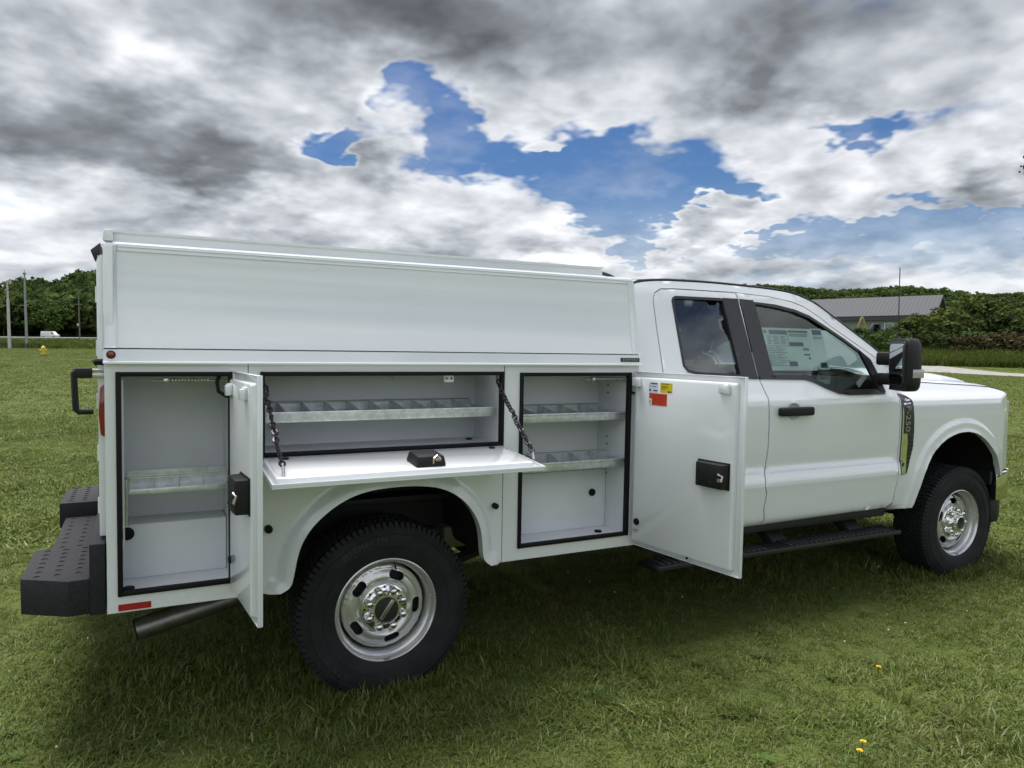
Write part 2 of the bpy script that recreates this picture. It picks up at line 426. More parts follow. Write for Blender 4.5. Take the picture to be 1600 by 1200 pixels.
def ground_material():
    m = bpy.data.materials.new('lawn_ground'); m.use_nodes = True; nt = m.node_tree; b = nt.nodes['Principled BSDF']; h = G(nt)
    o = h.node('ShaderNodeTexCoord').outputs['Object']
    big = h.noise(o, 0.35, 5, 0.6); mid = h.noise(o, 3.0, 5, 0.65); fin = h.noise(o, 38.0, 4, 0.7)
    c = h.mix(h.step(mid, 0.3, 0.7), (0.072, 0.100, 0.022), (0.120, 0.150, 0.042))
    c = h.mix(h.m('MULTIPLY', h.step(big, 0.45, 0.75), 0.5), c, (0.125, 0.140, 0.045))
    c = h.mix(h.m('MULTIPLY', h.step(fin, 0.35, 0.7), 0.55), c, (0.042, 0.062, 0.014))
    h.put(b.inputs['Base Color'], c); b.inputs['Roughness'].default_value = 0.9; b.inputs['Specular IOR Level'].default_value = 0.1
    bp = h.node('ShaderNodeBump'); bp.inputs['Strength'].default_value = 0.6; bp.inputs['Distance'].default_value = 0.05; h.put(bp.inputs['Height'], fin); h.put(b.inputs['Normal'], bp.outputs[0])
    return m
LAWN = ground_material()
_rs = np.concatenate([[0.0], np.geomspace(0.6, 60, 90), np.geomspace(62, 1600, 110), [2500, 5000, 12000]])
_na = 480
V = [(CX, CY, Hf(CX, CY))]; F = []
ang = np.linspace(-math.pi, math.pi, _na, endpoint=False)
for r in _rs[1:]:
    xs, ys = CX + r * np.sin(ang), CY + r * np.cos(ang); zs = H(xs, ys)
    V += list(zip(xs, ys, zs))
for i in range(_na): F.append((0, 1 + (i + 1) % _na, 1 + i))
for j in range(len(_rs) - 2):
    a, b = 1 + j * _na, 1 + (j + 1) * _na
    for i in range(_na): k = (i + 1) % _na; F.append((a + i, a + k, b + k, b + i))
go = mesh_obj('ground', V, F, LAWN, None, smooth=True); go['kind'] = 'structure'
go['label'] = 'mown green lawn rising to wooded hills all round'

def strip(name, line, width, m, lift=0.02, step=2.0):
    pts = resample(line, step, closed=False); V = []; F = []
    for i, p in enumerate(pts):
        a = Vector(pts[max(0, i - 1)]); b = Vector(pts[min(len(pts) - 1, i + 1)]); t = (b - a).normalized(); n = Vector((-t.y, t.x))
        w = width(i / (len(pts) - 1)) if callable(width) else width
        for s in (-1, -.33, .33, 1):
            x, y = p[0] + n.x * w / 2 * s, p[1] + n.y * w / 2 * s; V.append((x, y, Hf(x, y) + lift))
    for i in range(len(pts) - 1):
        for k in range(3): F.append((i * 4 + k, i * 4 + k + 1, i * 4 + 5 + k, i * 4 + 4 + k))
    o = mesh_obj(name, V, F, m, None, smooth=True); o['kind'] = 'structure'; return o
GRAVEL = mat('pale_gravel', (0.27, 0.255, 0.235), 0.9, var=0.12, vscale=1.5, bump=0.4, bscale=20)
ASPH = mat('far_asphalt', (0.10, 0.10, 0.105), 0.9, var=0.2, vscale=0.8)
CONC = mat('pale_concrete', (0.36, 0.34, 0.31), 0.9, var=0.12, vscale=0.6)
pa, pb, pc = polar(1250, 92), polar(1470, 74), polar(1760, 62)
ROADL = smooth_poly([(pa.x, pa.y), (pb.x, pb.y), (pc.x, pc.y), (pc.x + 60, pc.y - 70)], 2)
rd = strip('gravel_road', ROADL, 7.0, GRAVEL, 0.03); rd['label'] = 'pale gravel road crossing beyond the lawn'
a, b, c = polar(-260, 235), polar(60, 262), polar(330, 300)
rd = strip('highway', [(a.x, a.y), (b.x, b.y), (c.x, c.y)], 9, ASPH, 0.05, 4); rd['label'] = 'distant grey highway below the wooded hill'
a, b = polar(124, 150), polar(330, 160)
rd = strip('concrete_apron', [(a.x, a.y), (b.x, b.y)], 26, CONC, 0.08, 2); rd['label'] = 'pale concrete apron at the far edge of the lawn'

# ================================================================ the truck (own frame: x forward, y left, z up, origin under the rear axle)
TM = Matrix(((0.99989, 0.00094, 0.01492, 0), (-0.00082, 0.99997, -0.00789, 0), (-0.01493, 0.00788, 0.99986, 0), (0, 0, 0, 1)))
truck = empty('service_truck'); truck.matrix_world = TM
tag(truck, 'white pickup truck with enclosed service body and its side compartment doors open', 'truck')
T = truck
XR, XF, ZB, ZT, YB = -1.10, 1.335, 0.546, 1.495, 1.0
flat = lambda x, z: YB

# ---- service body: right side faces
C1 = (-1.063, -0.655, 0.610, 1.460); C2 = (-0.548, 0.549, 1.112, 1.460); C3 = (0.638, 1.285, 0.605, 1.455)
arch = [(-0.475, 0.546), (-0.432, 0.566), (-0.420, 0.62), (-0.405, 0.70), (-0.385, 0.755), (-0.345, 0.815), (-0.270, 0.880), (-0.188, 0.925), (-0.099, 0.949),
        (0.029, 0.957), (0.16, 0.950), (0.255, 0.926), (0.335, 0.876), (0.391, 0.811), (0.424, 0.741), (0.435, 0.679), (0.440, 0.605), (0.452, 0.57), (0.485, 0.546)]
arch_s = smooth_poly(arch, 2)
panel('face_frame', [(XR, ZB), (-0.597, ZB), (-0.597, ZT), (XR, ZT)], [rrect(*C1, 0.015)], BODYW, T, flat, step=0.12, flange=0.03)
# centre face swells into a flare round the wheel opening
_aa = np.array(resample(arch_s, 0.01, False))
def flare_w(x, z):
    d = float(np.sqrt(((_aa - (x, z)) ** 2).sum(1).min()))
    t = min(1.0, max(0.0, (0.060 - d) / 0.022)); return YB + 0.024 * (t * t * (3 - 2 * t)) + 0.010 * max(0.0, 1 - d / 0.038)
panel('side_panel', [(-0.594, ZB)] + arch_s + [(0.552, ZB), (0.552, ZT), (-0.594, ZT)], [rrect(*C2, 0.015)], BODYW, T, flare_w, step=0.016, flange=0.05)
panel('face_frame', [(0.556, ZB), (XF, ZB), (XF, ZT), (0.556, ZT)], [rrect(*C3, 0.015)], BODYW, T, flat, step=0.12, flange=0.03)
# compartment liners (open boxes)
def liner(name, c, yb, extra=()):
    x0, x1, z0, z1 = c; y0 = -YB + 0.012
    V = [(x0, y0, z0), (x1, y0, z0), (x1, y0, z1), (x0, y0, z1), (x0, yb, z0), (x1, yb, z0), (x1, yb, z1), (x0, yb, z1)]
    F = [(4, 5, 6, 7), (0, 1, 5, 4), (3, 7, 6, 2), (0, 4, 7, 3), (1, 2, 6, 5)]
    o = mesh_obj(name, V, F, LINER, T)
    md = o.modifiers.new('s', 'SOLIDIFY'); md.thickness = 0.004; md.offset = 1
    for (a0, a1, b0, b1, c0, c1) in extra: box('wheelhouse_step', LINER, o, a0, a1, b0, b1, c0, c1, 0.006)
    return o
L1 = liner('compartment_liner', C1, -0.64, [(-1.058, -0.660, -0.80, -0.645, 0.612, 0.835)])
L2 = liner('compartment_liner', C2, -0.665)
L3 = liner('compartment_liner', C3, -0.700, [(0.642, 1.281, -0.80, -0.704, 0.607, 0.925)])
def seal(c, parent):
    x0, x1, z0, z1 = c; m = MB(); w = 0.016; y0, y1 = -YB - 0.012, -YB + 0.02
    m.box(x0 - .002, x0 + w, y0, y1, z0 - .002, z1 + .002, 0.004); m.box(x1 - w, x1 + .002, y0, y1, z0 - .002, z1 + .002, 0.004)
    m.box(x0 + w - .003, x1 - w + .003, y0 + .001, y1, z1 - w, z1 + .0015, 0.004); m.box(x0 + w - .003, x1 - w + .003, y0 + .001, y1, z0 - .0015, z0 + w, 0.004)
    m.build('door_seal', RUBBER, parent)
for c in (C1, C2, C3): seal(c, T)
# drain grommets and small plugs
def plug(x, y, z, r, axis='y', parent=T, name='rubber_plug', h=0.012):
    MB().cyl((x, y, z), r, h, axis, 16, 0.003).build(name, RUBBER, parent)
plug(-0.519, -YB - .012, 0.816, 0.016, h=0.03, name='bump_stop'); plug(0.510, -YB - .012, 0.825, 0.014, h=0.03, name='bump_stop')
plug(-1.03, -0.93, 0.614, 0.022, 'z', L1); plug(1.17, -0.90, 0.610, 0.02, 'z', L3); plug(0.47, -0.78, 1.116, 0.016, 'z', L2)
plug(1.19, -0.806, 0.80, 0.02, 'y', L3); plug(-1.035, -0.806, 0.80, 0.026, 'y', L1)

# ---- shelves
def tray(c_x0, c_x1, y0, y1, z, lip, n, parent, hback=0.045):
    t = MB(); t.box(c_x0, c_x1, y0, y1, z, z + .003); t.box(c_x0, c_x1, y0 - .004, y0, z - .004, z + lip, 0.0012)
    t.box(c_x0, c_x1, y0 - .010, y0 - .0035, z + lip - .010, z + lip + .001, .0015); t.box(c_x0, c_x1, y1 - .004, y1, z + .003, z + hback)
    t.box(c_x0, c_x0 + .003, y0, y1 - .004, z + .003, z + lip - .004); t.box(c_x1 - .003, c_x1, y0, y1 - .004, z + .003, z + lip - .004)
    o = t.build('shelf_tray', GALV, parent)
    for k in range(n):
        x = c_x0 + (c_x1 - c_x0) * (k + 1) / (n + 1)
        d = MB(); d.prism([(y0 + .012, z + .003), (y1 - .006, z + .003), (y1 - .006, z + hback + .004), (y1 - .05, z + hback + .004), (y0 + .012, z + lip - .012)], x - .0012, x + .0012, axis='x')
        d.tube([(x, y0 + .012, z + lip - .01), (x, y1 - .05, z + hback + .006), (x, y1 - .006, z + hback + .006)], .0022, 6)
        d.build('shelf_divider', GALV, o)
    r = MB(); r.tube([(c_x0 + .01, y1 - .008, z + hback + .012), (c_x1 - .01, y1 - .008, z + hback + .012)], .0025, 6); r.build('shelf_wire', ZINC, o)
    return o
tray(-0.542, 0.520, -0.965, -0.675, 1.252, 0.040, 9, T, 0.05)
tray(0.645, 1.276, -0.965, -0.710, 1.213, 0.038, 4, T, 0.05)
tray(0.645, 1.276, -0.965, -0.815, 0.966, 0.040, 4, T, 0.055)
# rear compartment: narrow galvanised bin with an open wire front
b = MB(); b.box(-1.035, -0.662, -0.95, -0.82, 0.992, 0.995); b.box(-1.035, -0.662, -0.954, -0.95, 0.985, 1.006, .001); b.box(-1.035, -0.662, -0.824, -0.82, 0.995, 1.058)
b.box(-1.035, -1.031, -0.95, -0.824, 0.995, 1.05)
bo = b.build('shelf_bin', GALV, T)
w = MB()
for z in (1.056, 1.047): w.tube([(-1.035, -0.952, z), (-0.662, -0.952, z)], .0022, 6)
w.build('wire_rail', ZINC, bo)
for k in range(5):
    x = -1.025 + k * 0.088; MB().tube([(x, -0.952, 1.003), (x, -0.952, 1.056)], .0022, 6).build('wire_upright', ZINC, bo)
s = MB(); s.box(-1.046, -1.040, -0.965, -0.950, 0.79, 1.43); s.build('shelf_standard', BODYW, L1)
MB().tube([(-1.04, -.96, 1.05), (-1.02, -.968, 1.052), (-1.03, -.965, 1.01), (-1.035, -.963, .87)], .004, 6).build('shelf_hook', ZINC, L1)
# top plates in the horizontal compartment
box('striker_plate', LINER, L2, 0.266, 0.314, -0.955, -0.950, 1.411, 1.447, .001)
for xx in (0.278, 0.302): MB().cyl((xx, -.956, 1.428), .0045, .004, 'y', 10).build('rivet', BLK, L2)
MB().tube([(0.008, -.955, 1.446), (0.008, -.962, 1.42), (0.02, -.962, 1.42), (0.02, -.955, 1.446)], .003, 6).build('striker_loop', ZINC, L2)
# shelf mounting slots on the side wall of the front compartment
for z in (1.38, 1.34, 1.10, 1.06, .90):
    MB().cyl((1.2815, -0.80, z), .005, .004, 'x', 8).build('mount_slot', BLK, L3)

# ---- compartment doors (local frame: u from the hinge, outer skin at v=0, inner pan towards +v, z up)
def comp_door(name, L, Hh, M, label):
    d = empty(name, T); d.matrix_local = M; d['label'] = label
    sk = MB(); sk.box(0, L, -0.003, 0.003, 0, Hh, .0015)
    for (u0, u1, z0, z1) in ((0, .004, 0, Hh), (L - .004, L, 0, Hh)): sk.box(u0, u1, 0.002, .016, z0, z1, .001)
    sk.box(0.004, L - .004, .002, .016, Hh - .004, Hh, .001); sk.box(.004, L - .004, .002, .016, 0, .004, .001)
    sk.build('door_skin', BODYW, d)
    p = MB(); b = bmesh.new()
    def ring(i, v): return [b.verts.new((x, v, z)) for x, z in rrect(.016 + i, L - .038 - i, .022 + i, Hh - .028 - i, .012)]
    rs = [ring(0, .003), ring(.001, .022), ring(.004, .028), ring(.010, .031)]
    for A, B in zip(rs, rs[1:]):
        for k in range(len(A)): b.faces.new((A[k], A[(k + 1) % len(A)], B[(k + 1) % len(A)], B[k]))
    b.faces.new(rs[-1]); p.add(b); b.free(); p.build('door_pan', BODYW, d)
    return d
def latch(parent, u, v, z, w, h, dep, flip=1):
    o = MB().prism([(u, v), (u + w, v), (u + w * .97, v + dep), (u + w * .10, v + dep)], z, z + h, 0.006).build('latch_box', PLAST, parent)
    MB().box(u - .006, u + w + .004, v - .002, v + .003, z - .006, z + h + .006, .001).build('latch_flange', PLAST, o)
    m = MB(); cu = u + w * 0.90
    m.cyl((cu, v + dep * .6, z + h * .45), .014, .012, 'x', 12); m.tube([(cu - .01, v + dep + .002, z + h * .62), (cu + .012, v + dep * .9, z + h * .55), (cu + .012, v + dep + .004, z + h * .35)], .005, 6)
    m.box(cu - .012, cu + .010, v + dep - .002, v + dep + .004, z + h * .30, z + h * .44, .002)
    m.build('latch_rotor', BRASS, o)
    for (a, c) in ((.2, .2), (.2, .8), (.6, .25)): MB().cyl((u + w * a, v + dep + .001, z + h * c), .005, .004, 'y', 8).build('latch_screw', BLK, o)
    return o
def hinge_frame(P0, ang):           # u axis at angle in plan, v = inner side
    c, s = math.cos(ang), math.sin(ang)
    return P0, Vector((c, s, 0))
def frame(P0, u, v): 
    w = Vector((0, 0, 1)); return Matrix(((u.x, v.x, w.x, P0[0]), (u.y, v.y, w.y, P0[1]), (u.z, v.z, w.z, P0[2]), (0, 0, 0, 1)))
u3 = Vector((0.098, -0.68, 0)).normalized(); v3 = Vector((u3.y, -u3.x, 0))      # inner face turns to the rear (-x)
D3 = comp_door('compartment_door', 0.690, 0.905, frame((1.318, -1.006, 0.558), u3, v3), 'tall front compartment door swung open with warning stickers inside')
latch(D3, 0.455, 0.031, 0.395, 0.175, 0.112, 0.045)
u1 = Vector((0.036, -0.436, 0)).normalized(); v1 = Vector((u1.y, -u1.x, 0))
D1 = comp_door('compartment_door', 0.440, 0.890, frame((-0.640, -1.006, 0.575), u1, v1), 'narrow rear compartment door swung open towards the lawn')
latch(D1, 0.235, 0.031, 0.395, 0.155, 0.125, 0.05)
# drop-down door: u runs along +x, v (inner side) up, third axis outwards
u2 = Vector((1, 0, 0)); n2 = Vector((0, -0.388, -0.030)).normalized(); v2 = n2.cross(u2) * -1
if v2.z < 0: v2 = -v2
M2 = Matrix(((u2.x, v2.x, n2.x, -0.563), (u2.y, v2.y, n2.y, -1.004), (u2.z, v2.z, n2.z, 1.086), (0, 0, 0, 1)))
D2 = comp_door('drop_down_door', 1.126, 0.392, M2, 'long horizontal compartment door folded down flat on chains')
o = MB(); o.prism([(.560, .205), (.690, .205), (.690, .345), (.560, .345)], .031, .075, .008, axis='z', top=.86)
lo = o.build('latch_box', PLAST, D2, M=Matrix(((1, 0, 0, 0), (0, 0, 1, 0), (0, 1, 0, 0), (0, 0, 0, 1))))
m = MB(); m.box(.640, .668, .040, .066, .322, .340, .004); m.tube([(.632, .042, .338), (.636, .066, .338), (.65, .074, .334), (.664, .062, .340)], .005, 6); m.build('latch_rotor', BRASS, D2)
for uu in (0.10, 1.02): MB().cyl((uu, .033, .07), .014, .006, 'y', 14).build('rubber_plug', RUBBER, D2)
# continuous hinges
for D, Hh in ((D3, .905), (D1, .890)):
    hg = MB()
    for k in range(24): hg.cyl((-.004, .004, .02 + (Hh - .04) * (k + .5) / 24), .0055, (Hh - .04) / 24 - .002, 'z', 8)
    hg.build('piano_hinge', ZINC, D)
    for k in range(7): MB().cyl((.010, .0065, .06 + (Hh - .12) * k / 6), .0045, .003, 'y', 8).build('hinge_rivet', BODYW, D)
hg = MB()
for k in range(36): hg.cyl((.02 + 1.086 * (k + .5) / 36, .004, -.003), .005, 1.086 / 36 - .002, 'x', 8)
hg.build('piano_hinge', ZINC, D2)
# door furniture
for (D, u, z) in ((D3, .565, .828), (D1, .30, .80), (D1, .03, .80), (D3, .012, .83)):
    MB().box(u, u + .055, .031, .046, z, z + .045, .003).box(u + .034, u + .062, .040, .058, z - .002, z + .04, .004).build('door_bracket', BODYW, D)
plug(.058, .033, .13, .018, 'y', D3); plug(.40, .033, .025, .006, 'y', D3); plug(.03, .033, .14, .016, 'y', D1)
d = MB(); d.box(.035, .07, .0312, .0325, .085, .088); d.box(.04, .065, .0312, .0325, .075, .077); d.build('part_mark', BLK, D3)
# stickers: printed rows are illegible bars at this distance
def decal(parent, u0, u1, z0, z1, m, rows, name):
    o = MB().box(u0, u1, .0308, .0322, z0, z1).build(name, m, parent)
    for (a0, a1, b0, b1, mm) in rows:
        MB().box(u0 + (u1 - u0) * a0, u0 + (u1 - u0) * a1, .0320, .0327, z0 + (z1 - z0) * b0, z0 + (z1 - z0) * b1).build('print_bar', mm, o)
BLUEP = mat('ink_blue', (0.05, 0.10, 0.28), 0.5); WHT = mat('ink_white', (.8, .8, .8), 0.5); ORG = mat('ink_dark_red', (.25, .02, .01), .5)
ZD = 0.558
decal(D3, .120, .182, 1.365 - ZD, 1.413 - ZD, DECW, [(.2, .95, .82, .96, BLUEP), (.4, .8, .55, .62, BLUEP), (.05, .25, .08, .30, BLUEP), (.5, .95, .10, .24, BLUEP), (.1, .2, .55, .65, BLUEP)], 'white_sticker')
decal(D3, .198, .276, 1.366 - ZD, 1.414 - ZD, DECY, [(.08, .75, .86, .92, BLK), (.08, .6, .62, .67, BLK), (.08, .7, .5, .54, BLK), (.08, .45, .34, .39, BLK), (.6, .95, .06, .16, BLK)], 'yellow_sticker')
decal(D3, .124, .243, 1.299 - ZD, 1.359 - ZD, DECR, [(.0, .16, .02, .55, WHT), (.02, .1, .2, .4, BLK), (.2, .92, .82, .86, ORG), (.2, .92, .66, .69, ORG), (.2, .92, .5, .53, ORG), (.2, .92, .34, .37, ORG), (.2, .8, .18, .21, ORG)], 'red_sticker')
# spring stays and cable loops
def spring(x0, x1, y, z, xend, zend):
    m = MB(); n = 16; t = 13
    m.tube([(x0 + (x1 - x0) * k / (n * t), y + .0095 * math.cos(2 * math.pi * k / n), z + .0095 * math.sin(2 * math.pi * k / n)) for k in range(n * t + 1)], .0022, 5)
    o = m.build('stay_spring', ZINC, T, autos=60)
    MB().tube([(x0 - .05, y, z), (x1 + .01, y, z), (xend - .03, y, z), (xend - .01, y, z - .005), (xend, y - .01, zend)], .004, 6).build('stay_rod', ZINC, o)
    MB().cyl((x0 - .006, y, z), .013, .014, 'x', 10).build('spring_collar', ZINC, o)
spring(-.889, -.739, -.990, 1.428, -.640, 1.415); spring(1.062, 1.262, -.990, 1.422, 1.350, 1.408)
MB().tube([(-.700, -.985, 1.455), (-.712, -1.00, 1.42), (-.708, -1.01, 1.385), (-.68, -1.02, 1.366), (-.642, -1.035, 1.366)], .0075, 8).build('door_cable', RUBBER, T, autos=60)
MB().cyl((-.640, -1.037, 1.366), .016, .012, 'x', 12).build('cable_end', RUBBER, T)
MB().tube([(1.268, -.99, 1.44), (1.272, -1.0, 1.40), (1.288, -1.005, 1.352), (1.30, -1.03, 1.350), (1.315, -1.055, 1.362)], .0075, 8).build('door_cable', RUBBER, T, autos=60)
MB().cyl((1.309, -1.056, 1.363), .014, .012, 'x', 12).build('cable_end', RUBBER, T)
# chains in black mesh sleeves
CHAINM = mat('blackened_chain', (0.055, 0.05, 0.055), 0.35, 0.8, var=0.4, vscale=120)
def chain(a, b, sag):
    a, b = Vector(a), Vector(b); n = 22; m = MB(); pts = []
    for k in range(n + 1):
        t = k / n; p = a.lerp(b, t); p += Vector((0, .015, -.02)) * .25 * sag * math.sin(math.pi * t) + Vector((random.uniform(-1, 1), random.uniform(-1, 1), 0)) * .0035; pts.append(p)
    for k in range(n):
        c = (pts[k] + pts[k + 1]) / 2; t = (pts[k + 1] - pts[k]).normalized(); s1 = t.orthogonal().normalized()
        s1 = Matrix.Rotation(rad(90 * (k % 2) + 40), 3, t) @ s1; h = (pts[k + 1] - pts[k]).length * .68
        m.tube([c + t * h * math.cos(2 * math.pi * i / 8) + s1 * .0105 * math.sin(2 * math.pi * i / 8) for i in range(8)], .0046, 5, closed=True)
    o = m.build('door_chain', CHAINM, T, autos=60)
    MB().tube([b, b + Vector((0, -.012, -.03))], .006, 6).build('chain_clip', ZINC, o)
    MB().tube([a, a + Vector((0, .012, .03))], .006, 6).build('chain_clip', ZINC, o)
chain((.528, -.975, 1.418), (.530, -1.335, 1.128), 1); chain((-.535, -.975, 1.418), (-.515, -1.335, 1.128), 1)

# ---- belt, canopy and roof
def yc(z): return 1.0 - (z - 1.548) * (0.060 / 0.385)     # canopy side leans in
b = MB(); b.prism([(-1.004, 1.497), (-1.024, 1.492), (-1.024, 1.498), (-1.010, 1.503), (-1.004, 1.545), (-0.985, 1.550), (-0.95, 1.550), (-0.95, 1.497)], XR - .004, XF + .006, 0, axis='x').build('belt_rail', BODYW, T)
b = MB(); b.prism([(1.004, 1.497), (1.004, 1.545), (0.985, 1.550), (0.95, 1.550), (0.95, 1.497)], XR - .004, XF + .006, 0, axis='x').build('belt_rail', BODYW, T)
for sg in (-1, 1):
    V = []; F = []
    def quad(x0, x1, z0, z1, off):
        n = len(V)
        V.extend([(x0, sg * (yc(z0) + off), z0), (x1, sg * (yc(z0) + off), z0), (x1, sg * (yc(z1) + off), z1), (x0, sg * (yc(z1) + off), z1)]); F.append((n, n + 1, n + 2, n + 3) if sg < 0 else (n + 3, n + 2, n + 1, n))
    m = MB()
    def lean(x0, x1, z0, z1, off0, off1, bev):
        bm_ = bmesh.new(); bmesh.ops.create_cube(bm_, size=1)
        for v in bm_.verts:
            z = z0 + (v.co.z + .5) * (z1 - z0); y = yc(z) + (off1 if v.co.y > 0 else off0); v.co = Vector((x0 + (v.co.x + .5) * (x1 - x0), sg * y, z))
        m._fin(bm_, bev, None)
    lean(XR, XF - .006, 1.552, 1.932, -.03, -.003, .001)
    m.build('canopy_side', BODYW, T)
    m = MB(); lean(XR - .002, -1.058, 1.552, 1.936, -.02, -.0015, .005); m.build('canopy_corner_post', BODYW, T)
    m = MB(); lean(1.292, XF - .004, 1.552, 1.934, -.02, -.0022, .003); m.build('canopy_corner_post', BODYW, T)
    m = MB(); lean(-1.056, 1.283, 1.918, 1.934, -.02, -.0015, .004); m.build('canopy_top_rail', BODYW, T)
# roof cap with a stepped edge
def capsec(k): return [(-.938 * 1, 1.931), (-.938, 1.944), (-.915, 1.954), (-.893, 1.957), (-.890, 1.986), (-.900, 1.992), (-.900, 2.000), (-.860, 2.004), (0, 2.012), (.86, 2.004), (.90, 2.000), (.90, 1.992), (.89, 1.986), (.893, 1.957), (.915, 1.954), (.938, 1.944), (.938, 1.931)]
MB().prism(capsec(0), XR + .004, 1.165, 0, axis='x').build('canopy_roof', BODYW, T, autos=25)
MB().prism([(-.936, 1.931), (-.936, 1.942), (-.90, 1.954), (0, 1.962), (.90, 1.954), (.936, 1.942), (.936, 1.931)], 1.167, XF - .008, 0, axis='x').build('canopy_front_cap', BODYW, T)
box('canopy_front_wall', BODYW, T, XF - .03, XF - .008, -.93, .93, 1.0, 1.93, .002)
MB().box(-1.104, -1.070, -.93, -.893, 1.954, 1.998, .006).build('roof_corner_cap', BODYW, T)
# badge on the belt
bd = MB().box(1.212, 1.330, -1.011, -1.0, 1.511, 1.532, .002).build('maker_badge', BLK, T)
text('badge_lettering', 'KNAPHEIDE', .0185, mat('badge_silver', (.45, .45, .44), .3, .8), bd, Matrix.Translation((1.271, -1.0115, 1.5215)) @ SIDE_R)
MB().cyl((-1.078, -1.009, 1.526), .012, .012, 'y', 18, .003).build('side_marker_lamp', REDL, T); MB().cyl((-1.078, -1.006, 1.526), .0155, .008, 'y', 18).build('lamp_grommet', RUBBER, T)
MB().box(-1.064, -.952, -1.0025, -.999, .552, .577).build('side_reflector', REDR, T)

# ---- rear end of the body
box('rear_panel', BODYW, T, XR - .002, XR + .03, -.985, .985, ZB + .002, 1.93, .002)
for sg in (-1, 1):
    dz = MB().box(XR - .026, XR - .003, sg * .02 if sg > 0 else -.93, .93 if sg > 0 else -.02, .83, 1.90, .004).build('rear_door', BODYW, T)
    for z in (.95, 1.15, 1.35, 1.55, 1.75): MB().cyl((XR - .026, sg * .925, z), .0045, .06, 'z', 8).build('hinge_knuckle', BODYW, dz)
    for k in range(9): MB().box(XR - .0275, XR - .0258, sg * .905 - .004, sg * .905 + .004, .86 + k * .115, .905 + k * .115).build('hinge_slot', BLK, dz)
    MB().prism([(XR - .016, 1.225), (XR - .022, 1.30), (XR - .016, 1.405), (XR - .001, 1.415), (XR - .001, 1.215)], sg * .965 - .018, sg * .965 + .018, .004, axis='y').build('tail_lamp', REDL, T)
MB().prism([(XR - .045, 1.915), (XR - .012, 1.945), (XR - .012, 1.89), (XR - .03, 1.875)], -.93, .93, .003, axis='y').build('rain_visor', GRAPH, T)
hd = MB(); hd.tube([(-1.142, -.945, 1.463), (-1.195, -.945, 1.463), (-1.202, -.945, 1.455), (-1.197, -.945, 1.318), (-1.188, -.945, 1.311), (-1.140, -.945, 1.311)], .0115, 10)
hd.box(-1.200, -1.142, -.956, -.934, 1.436, 1.474, .006); ho = hd.build('grab_handle', PLAST, T)
MB().tube([(-1.145, -.945, 1.466), (-1.10, -.945, 1.466)], .005, 8).box(-1.145, -1.102, -.950, -.940, 1.437, 1.455, .002).build('handle_bracket', ZINC, ho)
MB().tube([(-1.137, -.955, 1.492), (-1.128, -.955, 1.497), (-1.10, -.955, 1.497)], .012, 10).build('latch_knob', RUBBER, T)
# left side of the body (closed doors)
lf = panel('side_panel', [(XR, ZB)] + arch_s + [(XF, ZB), (XF, ZT), (XR, ZT)], [], BODYW, T, lambda x, z: YB, side=1, step=.1, flange=.045)
for (x0, x1, z0, z1) in (C1, C2, C3): MB().box(x0 - .015, x1 + .015, YB, YB + .012, z0 - .02, z1 + .012, .004).build('closed_door', BODYW, T)
# closing walls inside the body, bed floor and wheelhouses
box('bed_floor', DARKM, T, XR + .03, XF - .01, -.66, .66, .80, .83)
wl = MB()
for sg in (-1, 1):
    pts = [(p[0] * 1.02, p[1] + .012) for p in arch_s[4:-4]]
    for a, c in zip(pts, pts[1:]):
        n = len(wl.bm.verts); wl.raw([(a[0], sg * .985, a[1]), (c[0], sg * .985, c[1]), (c[0], sg * .52, c[1]), (a[0], sg * .52, a[1])], [(0, 1, 2, 3)])
    wl.box(-.60, .63, min(sg * .50, sg * .52), max(sg * .50, sg * .52), .62, 1.10)
    wl.box(-.62, -.598, min(sg * .52, sg * .97), max(sg * .52, sg * .97), .56, 1.10); wl.box(.60, .622, min(sg * .52, sg * .97), max(sg * .52, sg * .97), .56, 1.10)
wl.build('wheelhouse', DARKM, T)

# ---- step bumper
bm = MB()
bm.box(-1.158, -1.106, -1.0, 1.0, .548, .818, .004)
bm.prism([(-1.157, -1.0), (-1.228, -1.005), (-1.385, -.905), (-1.385, -.49), (-1.157, -.49)], .556, .690, .004)
bm.prism([(-1.157, 1.0), (-1.228, 1.005), (-1.385, .905), (-1.385, .49), (-1.157, .49)], .556, .690, .004)
bm.box(-1.355, -1.157, -.492, .492, .556, .612, .004)
bo = bm.build('step_bumper', LINEX, T)
MB().box(-1.200, -1.157, -.488, .488, .610, .640, .003).build('kick_strip', LINEX, bo)
pm = MB()
n = 8; arc = [(math.cos(math.pi * k / n) * .014, math.sin(math.pi * k / n) * .010) for k in range(n + 1)]
pm.tube([(x, y, -.0005 + .002 * math.sin(math.pi * k / n)) for k, (x, y) in enumerate(arc)], [.0008 + .0026 * math.sin(math.pi * k / n) for k in range(n + 1)], 5)
pun = pm.build('grip_punch', DARKM, bo); first = True
def punch(x, y, z):
    global first
    if first: o = pun; first = False
    else: o = pun.copy(); link(o, bo)
    o.location = (x, y, z)
for sg in (-1, 1):
    for xx in (-1.335, -1.270, -1.200):
        for k in range(7): punch(xx, sg * .535 + sg * k * .062, .690)
for xx in (-1.315, -1.245):
    for k in range(11): punch(xx, -.43 + k * .086, .612)
MB().box(-1.13, -1.0, -.35, .35, .56, .80).build('hitch_frame', DARKM, T)

